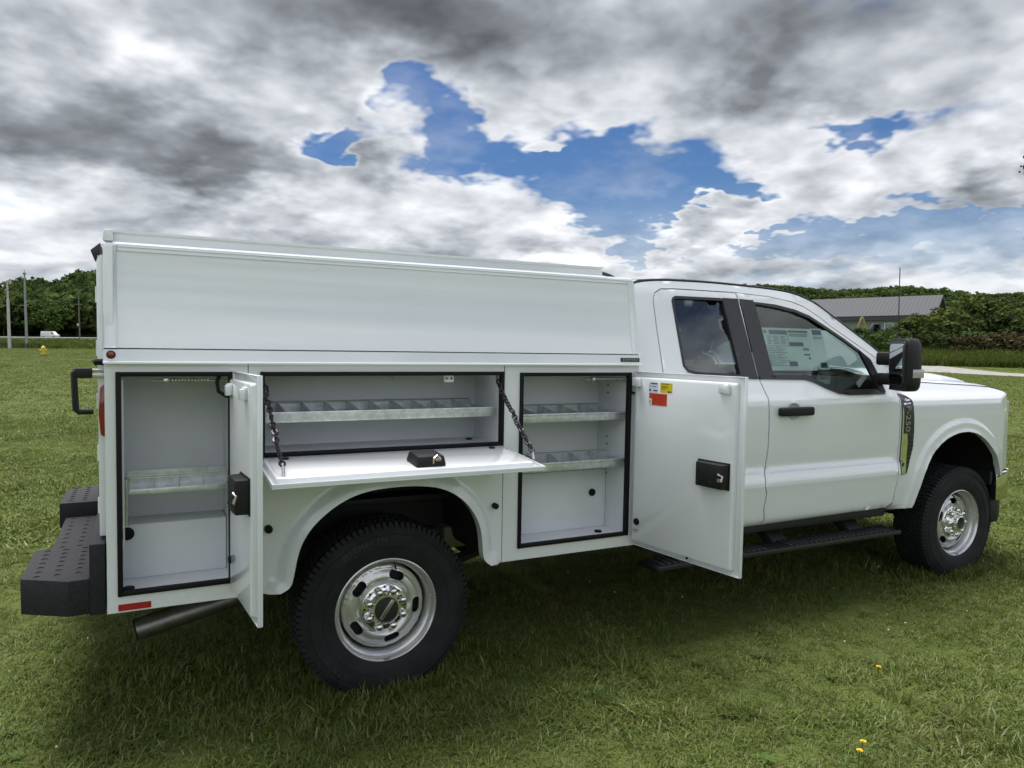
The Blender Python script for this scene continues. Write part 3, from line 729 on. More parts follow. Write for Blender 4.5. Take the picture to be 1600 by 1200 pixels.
# ---- exhaust
m = MB(); m.tube([(-1.01, -.80, .398), (-.86, -.775, .425), (-.66, -.74, .455), (-.45, -.66, .50), (-.25, -.55, .60), (.3, -.5, .60), (1.2, -.45, .52), (2.6, -.35, .48)], .046, 20, cap=False)
m.build('exhaust_pipe', STEEL, T, autos=60)
m = MB(); m.tube([(-1.0098, -.80, .398), (-.80, -.765, .433)], .0435, 20, cap=False); m.build('exhaust_bore', DARKM, T, autos=60)

# ---- chassis
ch = MB()
for sg in (-1, 1):
    ch.box(-1.08, 4.85, sg * .43 - .04, sg * .43 + .04, .52, .70, .008)
    ch.tube([(-.75, sg * .56, .50), (-.4, sg * .56, .42), (0, sg * .56, .39), (.4, sg * .56, .42), (.85, sg * .56, .54)], .03, 6)
    ch.tube([(-.22, sg * .48, .66), (-.10, sg * .60, .34)], .028, 8)
for x in (-.9, .9, 2.0, 3.1, 4.7): ch.box(x - .04, x + .04, -.43, .43, .54, .66)
ch.tube([(0, -.80, .385), (0, .80, .385)], .05, 10); ch.tube([(0, -.16, .385), (0, 0, .385), (0, .16, .385)], [.06, .17, .06], 14)
ch.tube([(4.17, -.80, .385), (4.17, .80, .385)], .045, 10); ch.tube([(4.17, .10, .385), (4.17, .25, .385), (4.17, .40, .385)], [.06, .15, .06], 12)
ch.tube([(.1, 0, .42), (2.4, .05, .50)], .045, 8); ch.box(2.2, 3.4, -.22, .25, .36, .62, .04)
ch.build('chassis', DARKM, T)
MB().box(.62, 1.75, -.40, -.05, .40, .62, .03).build('fuel_tank', DARKM, T)
sh = MB().tube([(-.205, -.60, .66), (-.235, -.60, .56)], .014, 10).build('shock_absorber', ZINC, T)
TANKM = mat('cab_mount_bracket', (.16, .17, .10), .6, var=.2)
MB().box(.41, .62, -.62, -.50, .53, .64, .006).build('frame_bracket', TANKM, T)

# ---- wheels
def sidewall_text(s, r, a_mid, size, m, parent, yoff):
    per = size * 0.78 / r; a = a_mid + per * (len(s) - 1) / 2
    B = MB()
    for ch_ in s:
        me = text_mesh(ch_, size, .0012)
        M = Matrix.Translation((r * math.cos(a), -yoff, r * math.sin(a))) @ Matrix.Rotation(-(a - math.pi / 2), 4, 'Y') @ SIDE_R
        B.raw([tuple(v.co) for v in me.vertices], [tuple(p.vertices) for p in me.polygons], M); bpy.data.meshes.remove(me); a -= per
    return B.build('sidewall_lettering', m, parent, autos=None)
TXT = mat('raised_rubber_text', (0.034, 0.035, 0.038), 0.5, var=.1)
def make_wheel(name, front, rot):
    w = empty(name, T)
    tb = MB()
    prof = [(.222, .098), (.236, .112), (.262, .1235), (.300, .130), (.335, .1275), (.356, .122), (.358, .1245), (.368, .122), (.376, .1165), (.383, .106), (.386, .09), (.387, 0), (.386, -.09), (.383, -.106), (.368, -.122), (.335, -.1275), (.300, -.130), (.25, -.12), (.222, -.098)]
    tb.lathe(prof, 96)
    ncirc = 88
    def lug(a0, a1, y0, y1, r0, r1, sk=0.0, yr0=None):
        pts = []
        for r in (r0, r1):
            for (a, y) in ((a0, y0), (a1, y0), (a1 + sk, y1), (a0 + sk, y1)): pts.append((r * math.cos(a), -y, r * math.sin(a)))
        tb.raw(pts, [(0, 1, 2, 3), (4, 5, 6, 7), (0, 1, 5, 4), (1, 2, 6, 5), (2, 3, 7, 6), (3, 0, 4, 7)])
    for k in range(ncirc):
        a = 2 * math.pi * k / ncirc; p = 2 * math.pi / ncirc
        for sg in (-1, 1):
            lug(a, a + p * .62, sg * .074, sg * .108, .380, .398, .25 * p); lug(a + p * .5, a + p * 1.12, sg * .040, sg * .070, .383, .398, -.35 * p)
            # shoulder blocks wrap on to the sidewall
            pts = []
            for (r, y) in ((.396, .104), (.366, .1265)):
                for d in (0, .0): pass
            A0, A1 = a + .2 * p, a + .80 * p
            tb.raw([(.397 * math.cos(A0), -sg * .106, .397 * math.sin(A0)), (.397 * math.cos(A1), -sg * .106, .397 * math.sin(A1)), (.366 * math.cos(A1), -sg * .1265, .366 * math.sin(A1)), (.366 * math.cos(A0), -sg * .1265, .366 * math.sin(A0)),
                    (.375 * math.cos(A0), -sg * .10, .375 * math.sin(A0)), (.375 * math.cos(A1), -sg * .10, .375 * math.sin(A1))], [(0, 1, 2, 3), (0, 4, 5, 1), (0, 3, 4), (1, 5, 2), (3, 2, 5, 4)])
        lug(a + p * .1, a + p * .75, -.033, -.004, .383, .398, .4 * p); lug(a + p * .55, a + p * 1.2, .004, .033, .383, .398, .4 * p)
    ty = tb.build('tyre', TYRE, w, autos=40)
    for s_, am in (('MICHELIN', rad(110)), ('LTX A/T', rad(220))): sidewall_text(s_, .328, am, .034, TXT, ty, .1285)
    for rr in (.345, .288): MB().lathe([(rr, .126), (rr + .003, .1305), (rr + .006, .126)] if rr < .3 else [(rr, .124), (rr + .002, .1275), (rr + .004, .123)], 72).build('sidewall_rib', TYRE, ty, autos=None)
    rb = MB(); rb.lathe([(.224, .094), (.229, .106), (.235, .109), (.2355, .113), (.231, .1155), (.226, .112), (.222, .100), (.219, .084), (.210, .079), (.207, .074), (.2045, .060), (.2035, .030), (.203, -.05)], 96)
    rim = rb.build('rim', ARGENT, w, autos=50)
    # disc with five slots
    def dprof(r): return float(np.interp(r, [0, .100, .110, .120, .135, .158, .172, .180, .186, .191, .1945], [.056, .056, .060, .070, .074, .068, .056, .055, .060, .054, .030]))
    slots = []
    for k in range(5):
        a = rad(68 + rot + 72 * k); c = Vector((.150 * math.cos(a), .150 * math.sin(a))); t = Vector((-math.sin(a), math.cos(a))); n = Vector((math.cos(a), math.sin(a)))
        slots.append([tuple(c + t * (.0170 * (1 if abs(b_) < 90 else -1) + .0200 * math.cos(rad(b_))) + n * (.0195 * math.sin(rad(b_)))) for b_ in list(range(-89, 90, 20)) + list(range(91, 270, 20))])
    circ = [(.1945 * math.cos(2 * math.pi * k / 72), .1945 * math.sin(2 * math.pi * k / 72)) for k in range(72)]
    def dmap(u, v):
        r = math.hypot(u, v); y = dprof(r)
        for s_ in slots:
            cx_ = sum(p[0] for p in s_) / len(s_); cy_ = sum(p[1] for p in s_) / len(s_); d = math.hypot(u - cx_, v - cy_)
            y += .006 * math.exp(-(d / .030) ** 2)
        return (u, -y, v)
    V, F_ = sheet(circ, slots, dmap, lambda u, v: (u, -dprof(math.hypot(u, v)) + .008, v), .0085)
    mesh_obj('wheel_disc', V, F_, ARGENT, w, smooth=True)
    MB().lathe([(.0, .02), (.185, .02), (.203, -.02)], 32).build('brake_drum', DARKM, w)
    # chrome hub cover with eight lug caps
    cv = MB(); cv.lathe([(.108, .058), (.108, .066), (.104, .070), (.092, .071), (.078, .074), (.070, .082), (.066, .098), (.062, .103), (.050, .104)], 64)
    hub = cv.build('hub_cover', CHROME, w, autos=45)
    for k in range(8):
        a = rad(22.5 + rot + 45 * k); c_ = Vector((.085 * math.cos(a), 0, .085 * math.sin(a)))
        m_ = MB(); m_.lathe([(.0185, .060), (.0175, .104), (.0150, .112), (.009, .116), (.0001, .117)], 16, Matrix.Translation(c_)); m_.build('lug_cap', CHROME, hub, autos=50)
        b_ = a + rad(22.5); q_ = Vector((.094 * math.cos(b_), 0, .094 * math.sin(b_)))
        MB().lathe([(.006, .069), (.006, .0725), (.0001, .0725)], 8, Matrix.Translation(q_)).build('hub_recess', DARKM, hub)
    if front:
        MB().lathe([(.052, .100), (.052, .128), (.046, .132), (.040, .131), (.038, .118)], 32).build('locking_hub', CHROME, hub, autos=40)
        MB().lathe([(.0385, .117), (.0001, .117)], 24).build('hub_bore', DARKM, hub)
    else:
        MB().lathe([(.056, .103), (.054, .108), (.03, .111), (.0001, .112)], 40).build('centre_cap', GRAPH, hub, autos=60)
        Mb = Matrix.Translation((0, -.1125, 0)) @ Matrix.Rotation(rad(-55), 4, 'Y')
        bar = MB().box(-.050, .050, -.0015, .0015, -.0095, .0095, .002).build('cap_nameplate', mat('nameplate_silver', (.5, .5, .49), .3, .8), hub, M=Mb)
        text('nameplate_lettering', 'SUPER DUTY', .0125, BLK, bar, Matrix.Translation((0, -.0020, 0)) @ SIDE_R, .0005)
    MB().tube([(.192 * math.cos(rad(75 + rot)), -.070, .192 * math.sin(rad(75 + rot))), (.180 * math.cos(rad(75 + rot)), -.088, .180 * math.sin(rad(75 + rot)))], .0045, 8).build('valve_stem', RUBBER, w)
    MB().box(-.012, .012, -.1165, -.108, -.2275, -.2175, .001).build('balance_weight', ZINC, rim)
    return w
def copy_tree(o, parent=None):
    c = o.copy(); COL.objects.link(c); c.parent = parent
    for ch_ in o.children: copy_tree(ch_, c)
    return c
wr = make_wheel('wheel', False, 0.0); wr.location = (0, -.853, .385)
wf = make_wheel('wheel', True, 20.0); wf.location = (4.17, -.862, .385)
for src, x in ((wr, 0), (wf, 4.17)):
    c = copy_tree(src, T); c.location = (x, .857, .385); c.rotation_euler = (0, rad(33), math.pi)

# ---- cab
PZ = [(.45, .93), (.545, .955), (.568, .982), (.575, .988), (.60, .994), (.70, 1.006), (.782, 1.016), (.790, 1.018), (.858, .998), (.864, .994), (.868, .984), (1.0, .995), (1.15, 1.0), (1.285, .996), (1.297, .992), (1.31, .985), (1.40, .945), (1.43, .930), (1.90, .790), (1.95, .765), (2.1, .70)]
_pz = np.array(PZ)
_pf = np.array([(.45, .95), (.57, .985), (.70, 1.0), (.80, 1.004), (.90, .998), (1.0, .998), (1.15, .996), (1.24, .988), (1.272, .978), (1.284, .962), (1.30, .935), (1.335, .893), (1.38, .86), (1.6, .72)])
front_x = [3.0, 4.45, 4.62, 4.74, 4.84, 4.93, 5.02]; front_w = [1.1, 1.03, .998, .960, .905, .82, .64]
FARCH = [(3.620, .545), (3.655, .65), (3.700, .772), (3.745, .850), (3.810, .925), (3.925, .998), (4.060, 1.036), (4.205, 1.040), (4.340, 1.000), (4.450, .925), (4.530, .84), (4.580, .76), (4.600, .70)]
_fa = np.array(resample(smooth_poly(FARCH, 1), .012, False))
def W(x, z):
    w = float(np.interp(z, _pz[:, 0], _pz[:, 1]))
    if x > 3.42:
        k = min(1.0, (x - 3.42) / .10); w = w * (1 - k) + float(np.interp(z, _pf[:, 0], _pf[:, 1])) * k
        d = float(np.sqrt(((_fa - (x, z)) ** 2).sum(1).min())); t = min(1.0, max(0.0, (.088 - d) / .020)); w += .012 * t * t * (3 - 2 * t) + .006 * max(0.0, 1 - d / .03)
        w = min(w, float(np.interp(x, front_x, front_w)) * (1 if z < 1.1 else 1 - (z - 1.1) * .12))
    return w
zb = sorted(set([z for z, _ in PZ] + [.63, .665, .745, .825, .92, .96, 1.04, 1.08, 1.12, 1.2, 1.24, 1.345, 1.37, 1.47, 1.52, 1.57, 1.62, 1.67, 1.72, 1.77, 1.82, 1.86, 1.925]))
FDOOR = [(2.200, 1.922), (2.457, 1.911), (2.644, 1.887), (2.749, 1.859), (2.869, 1.798), (2.967, 1.735), (3.121, 1.652), (3.279, 1.567), (3.376, 1.512), (3.425, 1.47), (3.440, 1.42), (3.445, 1.33), (3.448, 1.20), (3.450, .92), (3.436, .772), (3.422, .68), (3.416, .600), (3.36, .566), (2.285, .553), (2.262, .659), (2.271, .747), (2.252, .79), (2.275, .87), (2.285, 1.014), (2.282, 1.228), (2.279, 1.302), (2.254, 1.41), (2.248, 1.434), (2.220, 1.842)]
RDOOR = [(2.192, 1.922), (2.212, 1.842), (2.240, 1.434), (2.246, 1.41), (2.270, 1.302), (2.273, 1.228), (2.276, 1.014), (2.266, .87), (2.243, .79), (2.262, .747), (2.253, .659), (2.276, .553), (1.56, .553), (1.556, 1.0), (1.560, 1.47), (1.563, 1.68), (1.570, 1.848), (1.590, 1.893), (1.637, 1.916), (1.751, 1.922)]
FWIN = smooth_poly([(2.322, 1.872), (2.496, 1.862), (2.654, 1.838), (2.779, 1.803), (2.91, 1.738), (3.064, 1.658), (3.180, 1.590), (3.262, 1.53), (3.300, 1.44), (3.312, 1.338), (3.20, 1.330), (2.972, 1.330), (2.883, 1.340), (2.784, 1.370), (2.691, 1.407), (2.622, 1.422), (2.365, 1.430)], 0)
RWIN = [(1.699, 1.855), (1.71, 1.872), (1.73, 1.880), (2.06, 1.882), (2.085, 1.878), (2.120, 1.432), (1.79, 1.445), (1.73, 1.458), (1.703, 1.49)]
ROOFL = [(1.436, 1.926), (1.493, 1.950), (1.655, 1.968), (1.976, 1.973), (2.189, 1.969), (2.479, 1.960), (2.638, 1.948), (2.751, 1.925), (2.870, 1.880), (2.990, 1.810), (3.143, 1.719), (3.298, 1.626), (3.423, 1.543), (3.50, 1.47)]
HB = [(2.478 + .058 * math.cos(rad(a)), 1.222 + .050 * math.sin(rad(a))) for a in range(0, 360, 18)]
QUARTER = [(1.372, .56), (1.372, 1.40), (1.400, 1.70), (1.436, 1.926)] + ROOFL[1:] + [(3.452, 1.44)] + FDOOR[9:8:-1]
QUARTER = [(1.372, .553), (1.372, 1.40), (1.402, 1.70), (1.430, 1.90)] + smooth_poly(ROOFL, 1)[1:] + [(3.455, 1.43), (3.432, 1.472), (3.380, 1.518), (3.282, 1.573), (3.124, 1.658), (2.970, 1.741), (2.872, 1.804), (2.751, 1.865), (2.645, 1.893), (2.458, 1.917), (2.20, 1.928), (1.750, 1.928), (1.635, 1.922), (1.585, 1.897), (1.564, 1.849), (1.557, 1.68), (1.554, 1.47), (1.550, 1.0), (1.554, .553)]
FEND = [(3.424, .545), (3.612, .545)] + smooth_poly(FARCH, 1) + [(4.640, .70), (4.66, .735), (4.86, .76), (4.885, .95), (4.878, 1.15), (4.848, 1.20), (4.76, 1.278), (4.69, 1.322), (4.60, 1.340), (4.40, 1.352), (4.0, 1.370), (3.70, 1.388), (3.47, 1.405), (3.452, 1.33), (3.455, 1.20), (3.457, .92), (3.443, .772), (3.429, .68)]
VENT = [(3.468, 1.312), (3.540, 1.310), (3.575, 1.295), (3.592, 1.255), (3.596, 1.06), (3.588, .95), (3.530, .785), (3.470, .780)]
def Wi(d): return lambda x, z: W(x, z) - d
for sg in (-1, 1):
    fd = panel('front_door', FDOOR, [FWIN, HB], PAINT, T, W, sg, .022, .045, vs=zb)
    rd_ = panel('rear_door_panel', RDOOR, [RWIN], PAINT, T, W, sg, .022, .045, vs=zb)
    panel('cab_side', QUARTER, [], PAINT, T, Wi(.002), sg, .03, .045, vs=zb)
    fe = panel('front_fender', FEND, [], PAINT, T, W, sg, .035, .015)
    panel('side_window', FWIN, [], GLASS if sg < 0 else PRIVACY, fd, Wi(.014), sg, 0, .06)
    panel('rear_side_window', RWIN, [], PRIVACY, rd_, Wi(.012), sg, 0, .06)
    # black pillar trim and window surrounds
    def surround(name, loop, wd_, par):
        n = len(loop); cx_ = sum(p[0] for p in loop) / n; cz_ = sum(p[1] for p in loop) / n
        inner = []
        for i in range(n):
            a = Vector(loop[i - 1]); b_ = Vector(loop[i]); c = Vector(loop[(i + 1) % n])
            t = ((b_ - a).normalized() + (c - b_).normalized()).normalized(); nn = Vector((-t.y, t.x))
            if nn.dot(Vector((cx_, cz_)) - b_) < 0: nn = -nn
            inner.append(tuple(b_ + nn * wd_))
        outer = [tuple(Vector(p) + (Vector(p) - Vector(q_)) * .35) for p, q_ in zip(loop, inner)]
        panel(name, outer, [inner], GRAPH, par, lambda x, z: W(x, z) + .003, sg, .02, .05)
    surround('window_surround', FWIN, .013, fd); surround('window_surround', RWIN, .012, rd_)
    panel('pillar_trim', [(2.080, 1.888), (2.197, 1.888), (2.240, 1.430), (2.243, 1.415), (2.112, 1.420)], [], GRAPH, rd_, lambda x, z: W(x, z) + .004, sg, .01, .05)
    panel('pillar_trim', [(2.213, 1.888), (2.322, 1.884), (2.372, 1.418), (2.252, 1.412), (2.250, 1.430)], [], GRAPH, fd, lambda x, z: W(x, z) + .004, sg, .01, .05)
    panel('belt_moulding', [(2.255, 1.414), (2.62, 1.408), (2.685, 1.394), (2.78, 1.355), (2.88, 1.322), (2.975, 1.312), (3.31, 1.314), (3.31, 1.334), (2.975, 1.333), (2.885, 1.343), (2.79, 1.374), (2.695, 1.412), (2.622, 1.428), (2.255, 1.434)], [], GRAPH, fd, lambda x, z: W(x, z) + .006, sg, .02, .04)
    panel('belt_moulding', [(1.80, 1.432), (2.24, 1.414), (2.24, 1.434), (1.80, 1.447)], [], GRAPH, rd_, lambda x, z: W(x, z) + .006, sg, .02, .04)
    panel('mirror_sail', [(3.165, 1.602), (3.262, 1.536), (3.306, 1.44), (3.318, 1.325), (3.262, 1.325), (3.235, 1.45)], [], PLAST, fd, lambda x, z: W(x, z) + .007, sg, .02, .04)
    # door handle over a dished cup
    V = []; F_ = []
    for i in range(7):
        t = i / 6 * math.pi / 2; rr_ = math.cos(t)
        for k in range(20): a = 2 * math.pi * k / 20; xx = 2.478 + .058 * rr_ * math.cos(a); zz = 1.222 + .050 * rr_ * math.sin(a); V.append((xx, sg * (W(xx, zz) - .028 * math.sin(t)), zz))
    for i in range(6):
        for k in range(20): F_.append((i * 20 + k, i * 20 + (k + 1) % 20, i * 20 + 20 + (k + 1) % 20, i * 20 + 20 + k))
    mesh_obj('handle_cup', V, F_, PAINT, fd, smooth=True)
    MB().box(2.345, 2.612, min(sg * .998, sg * 1.040), max(sg * .998, sg * 1.040), 1.198, 1.250, .012, seg=3).build('door_handle', PLAST, fd)
    # fender vent with its badge
    vt = panel('fender_vent', VENT, [], GRAPH, fe, lambda x, z: W(x, z) + .005, sg, .012, .04)
    for bl in ([(3.471, 1.252), (3.482, 1.252), (3.482, 1.05), (3.520, 1.05), (3.528, .99), (3.510, .787), (3.472, .786)], [(3.486, 1.240), (3.560, 1.246), (3.556, 1.254), (3.484, 1.252)]):
        panel('vent_blade', bl, [], CHROME, fe, lambda x, z: W(x, z) + .009, sg, .008, .04)
    for k in range(8): 
        z = 1.02 - k * .027; x1 = float(np.interp(z, [.785, .95, 1.06], [3.528, 3.585, 3.592])); x0 = float(np.interp(z, [.787, .985, 1.065], [3.514, 3.535, 3.562])); yy = W(3.55, z) + .006
        if x1 - x0 > .012: MB().box(x0, x1, min(sg * yy, sg * (yy + .003)), max(sg * yy, sg * (yy + .003)), z - .003, z + .003).build('vent_slat', PLAST, vt)
    fl = Matrix.Diagonal((1, 1, 1, 1)) if sg < 0 else Matrix.Rotation(math.pi, 4, 'Z')
    rotv = -90 if sg < 0 else 90
    text('badge_lettering', 'F-250', .068, mat('badge_grey', (.42, .43, .42), .35, .6), vt, Matrix.Translation((3.526, sg * (W(3.52, 1.15) + .0075), 1.148)) @ fl @ SIDE_R @ Matrix.Rotation(rad(rotv), 4, 'Z') @ Matrix.Scale(1.12, 4, (1, 0, 0)), .001)
    text('badge_lettering', 'XL', .028, DECW, vt, Matrix.Translation((3.520, sg * (W(3.52, 1.275) + .011), 1.272)) @ fl @ SIDE_R, .001)
    # mirror
    pts = [(3.225, 1.060), (3.060, 1.290), (3.085, 1.318), (3.180, 1.318), (3.285, 1.23), (3.320, 1.075), (3.29, 1.05)]
    hd_ = MB(); cxm = sum(p_[0] for p_ in pts) / len(pts); cym = sum(p_[1] for p_ in pts) / len(pts); dense = smooth_poly(pts, 2, True); rings = []
    for z_, sc_ in ((1.350, .70), (1.356, .82), (1.372, .93), (1.40, .985), (1.45, 1.0), (1.54, 1.0), (1.595, .975), (1.63, .92), (1.652, .84), (1.665, .72), (1.669, .55)):
        # the outer end rounds off more than the inner one, which keeps its height
        rings.append([hd_.bm.verts.new((cxm + (x_ - cxm) * (sc_ * .5 + .5), sg * (y_ if y_ < cym else cym + (y_ - cym) * sc_), z_)) for x_, y_ in dense])
    for A_, B_ in zip(rings, rings[1:]):
        for k_ in range(len(A_)): hd_.bm.faces.new((A_[k_], A_[(k_ + 1) % len(A_)], B_[(k_ + 1) % len(A_)], B_[k_]))
    hd_.bm.faces.new(rings[0]); hd_.bm.faces.new(rings[-1]); mh = hd_.build('mirror_head', PLAST, T, autos=50)
    A = Vector((3.225, sg * 1.060, 0)); Bv = Vector((3.060, sg * 1.290, 0)); tv = (Bv - A).normalized(); nv = Vector((-abs(tv.y), -abs(tv.x) * sg * -1, 0)); nv = Vector((-.81, sg * -.58, 0))
    def mg(name, s0, s1, z0, z1, m_, off):
        loop = rrect(s0, s1, z0, z1, .022); V = [tuple(A + tv * u_ + nv * off * (1) + Vector((0, 0, z_))) for u_, z_ in loop]
        V2 = [tuple(Vector(v_) - nv * .012) for v_ in V]; n_ = len(V)
        mesh_obj(name, V + V2, [tuple(range(n_))] + [(i, (i + 1) % n_, n_ + (i + 1) % n_, n_ + i) for i in range(n_)], m_, mh)
    mg('mirror_bezel', .018, .262, 1.378, 1.652, GRAPH, .003); mg('mirror_pane', .034, .246, 1.468, 1.636, MIRROR, .0055); mg('spotter_pane', .034, .246, 1.390, 1.450, mat('dark_mirror', (.06, .065, .07), .05, 1.0, var=.02), .0055)
    for z, hz in ((1.375, .075), (1.50, .085)): MB().box(3.265, 3.325, min(sg * .935, sg * 1.10), max(sg * .935, sg * 1.10), z, z + hz, .016).build('mirror_arm', PLAST, mh)
    MB().prism([(3.095, sg * 1.318), (3.19, sg * 1.322), (3.215, sg * 1.305), (3.205, sg * 1.285), (3.10, sg * 1.300)], 1.432, 1.484, .004).build('turn_signal', CLEARL, mh)
    # rocker and running board
    MB().box(1.40, 3.42, min(sg * .80, sg * .945), max(sg * .80, sg * .945), .50, .56, .01).build('rocker_sill', DARKM, T)
    rbm = MB().box(1.44, 3.43, min(sg * .905, sg * 1.058), max(sg * .905, sg * 1.058), .398, .425, .006).build('running_board', PLAST, T)
    rib = MB().box(-.010, .010, -.058, .058, 0, .008, .002).build('tread_rib', mat('tread_rib_rubber', (.03, .03, .031), .6), rbm)
    xs_ = [1.50 + k * .042 for k in range(7)] + [1.95 + k * .042 for k in range(8)] + [2.46 + k * .042 for k in range(22)]
    for i, xx in enumerate(xs_):
        o_ = rib if i == 0 else link(rib.copy(), rbm)
        o_.location = (xx, sg * .980, .424)
    MB().box(1.45, 3.42, min(sg * 1.058, sg * 1.0635), max(sg * 1.058, sg * 1.0635), .405, .427, .002).build('edge_strip', GRAPH, rbm)
    for xx in (1.7, 2.42, 3.10): MB().prism([(sg * .93, .425), (sg * .80, .52), (sg * .70, .52), (sg * .86, .40), (sg * .93, .40)], xx, xx + .13, .005, axis='x').build('board_bracket', DARKM, rbm)
    # front wheel-arch liner
    ln = MB(); pts_ = [(p[0], p[1] + .02) for p in smooth_poly(FARCH, 1)]
    for a_, c_ in zip(pts_, pts_[1:]): ln.raw([(a_[0], sg * .96, a_[1]), (c_[0], sg * .96, c_[1]), (c_[0], sg * .52, c_[1]), (a_[0], sg * .52, a_[1])], [(0, 1, 2, 3)])
    ln.box(3.55, 4.72, min(sg * .50, sg * .525), max(sg * .50, sg * .525), .50, 1.12); ln.box(4.60, 4.63, min(sg * .52, sg * .93), max(sg * .52, sg * .93), .62, 1.05)
    ln.build('arch_liner', DARKM, T)
    # headlamp wrapping the corner
    hp = [(4.802, .926), (4.905, .858), (4.985, .73), (4.965, .69), (4.86, .83), (4.79, .89)]
    MB().prism([(x, sg * y) for x, y in hp], .86, 1.235, .01).build('headlamp', CLEARL, T)
# roof skin, windscreen, back wall
def roof_z(x): return float(np.interp(x, [1.40, 1.436, 1.493, 1.655, 1.976, 2.189, 2.479, 2.638, 2.751], [1.90, 1.932, 1.955, 1.973, 1.978, 1.974, 1.965, 1.953, 1.930]))
V = []; F_ = []; xs_ = [1.40, 1.42, 1.45, 1.5, 1.6, 1.8, 2.0, 2.2, 2.4, 2.55, 2.65, 2.70, 2.76]; nx = 24
for x in xs_:
    z0 = roof_z(x); w0 = W(x, z0) - .004
    for k in range(nx + 1):
        t = -1 + 2 * k / nx; V.append((x, w0 * t, z0 + .045 * (1 - abs(t) ** 2.4)))
for i in range(len(xs_) - 1):
    for k in range(nx): F_.append((i * (nx + 1) + k, (i + 1) * (nx + 1) + k, (i + 1) * (nx + 1) + k + 1, i * (nx + 1) + k + 1))
rf = mesh_obj('cab_roof', V, F_, PAINT, T, smooth=True)
for sg in (-1, 1):
    MB().tube([(x, sg * (W(x, roof_z(x)) - .012), roof_z(x) + .004) for x in [1.405, 1.43, 1.46, 1.5, 1.58, 1.7, 1.9, 2.1, 2.3, 2.5, 2.62, 2.70]] + [(x, sg * (W(x, z) - .006), z + .006) for x, z in ((2.76, 1.922), (2.87, 1.880), (2.99, 1.810), (3.143, 1.719), (3.298, 1.626), (3.42, 1.545))], .007, 6).build('roof_ditch_trim', GRAPH, rf, autos=60)
V = []; F_ = []
ws = [(2.745, 1.936), (2.86, 1.885), (2.98, 1.815), (3.13, 1.725), (3.29, 1.63), (3.42, 1.545), (3.52, 1.45)]
for i, (x, z) in enumerate(ws):
    w0 = W(min(x, 3.4), z) - .006
    for k in range(17): t = -1 + 2 * k / 16; V.append((x + .16 * (1 - t * t) * (i / 6 * .6 + .4), w0 * t, z + .02 * (1 - t * t)))
for i in range(len(ws) - 1):
    for k in range(16): F_.append((i * 17 + k, i * 17 + 17 + k, i * 17 + 18 + k, i * 17 + k + 1))
mesh_obj('windscreen', V, F_, WSHIELD, T, smooth=True)
bw = MB(); bw.box(1.375, 1.40, -.90, .90, .55, 1.40, .004); bw.box(1.378, 1.41, -.82, -.62, 1.40, 1.90); bw.box(1.378, 1.41, .62, .82, 1.40, 1.90); bw.box(1.378, 1.41, -.62, .62, 1.80, 1.93); bw.build('cab_back_wall', PAINT, T)
box('rear_window', PRIVACY, T, 1.388, 1.394, -.62, .62, 1.40, 1.80, 0)
MB().prism([(1.415, 2.014), (1.46, 2.014), (1.60, 2.012), (1.56, 2.026), (1.50, 2.040), (1.45, 2.040), (1.415, 2.03)], -.40, -.33, .006, axis='y').build('roof_lamp_fin', GRAPH, rf)
MB().prism([(1.415, 2.014), (1.46, 2.014), (1.60, 2.012), (1.56, 2.026), (1.50, 2.040), (1.45, 2.040), (1.415, 2.03)], -.06, .06, .006, axis='y').build('brake_lamp', GRAPH, rf)
# interior
box('cab_floor', DARKM, T, 1.40, 3.55, -.92, .92, .52, .60)
for y in (-.42, .42):
    st = MB(); st.prism([(2.28, .85), (2.78, .85), (2.82, 1.0), (2.30, 1.0)], y - .26, y + .26, .05, axis='y', seg=3); st.prism([(2.20, .95), (2.34, .95), (2.22, 1.50), (2.10, 1.50)], y - .25, y + .25, .05, axis='y', seg=3)
    st.prism([(2.06, 1.53), (2.17, 1.53), (2.15, 1.70), (2.06, 1.70)], y - .14, y + .14, .04, axis='y', seg=3); st.build('front_seat', SEATM, T, autos=60)
MB().prism([(1.45, .85), (1.85, .85), (1.85, .98), (1.60, .98), (1.52, 1.45), (1.42, 1.45)], -.75, .75, .04, axis='y', seg=3).build('rear_bench', SEATM, T, autos=60)
MB().prism([(3.00, .75), (3.40, .75), (3.48, 1.36), (3.30, 1.42), (3.08, 1.33), (2.98, 1.10)], -.86, .86, .03, axis='y', seg=3).build('dashboard', PLAST, T, autos=60)
sw = MB(); Ms = Matrix.Translation((2.90, .42, 1.22)) @ Matrix.Rotation(rad(-65), 4, 'Y')
sw.tube([Ms @ Vector((.19 * math.cos(2 * math.pi * k / 28), .19 * math.sin(2 * math.pi * k / 28), 0)) for k in range(28)], .016, 8, closed=True); sw.tube([Ms @ Vector((-.18, 0, 0)), Ms @ Vector((.18, 0, 0))], .018, 6); sw.tube([Ms @ Vector((0, 0, 0)), (3.12, .42, 1.14)], .03, 8); sw.build('steering_wheel', PLAST, T, autos=60)
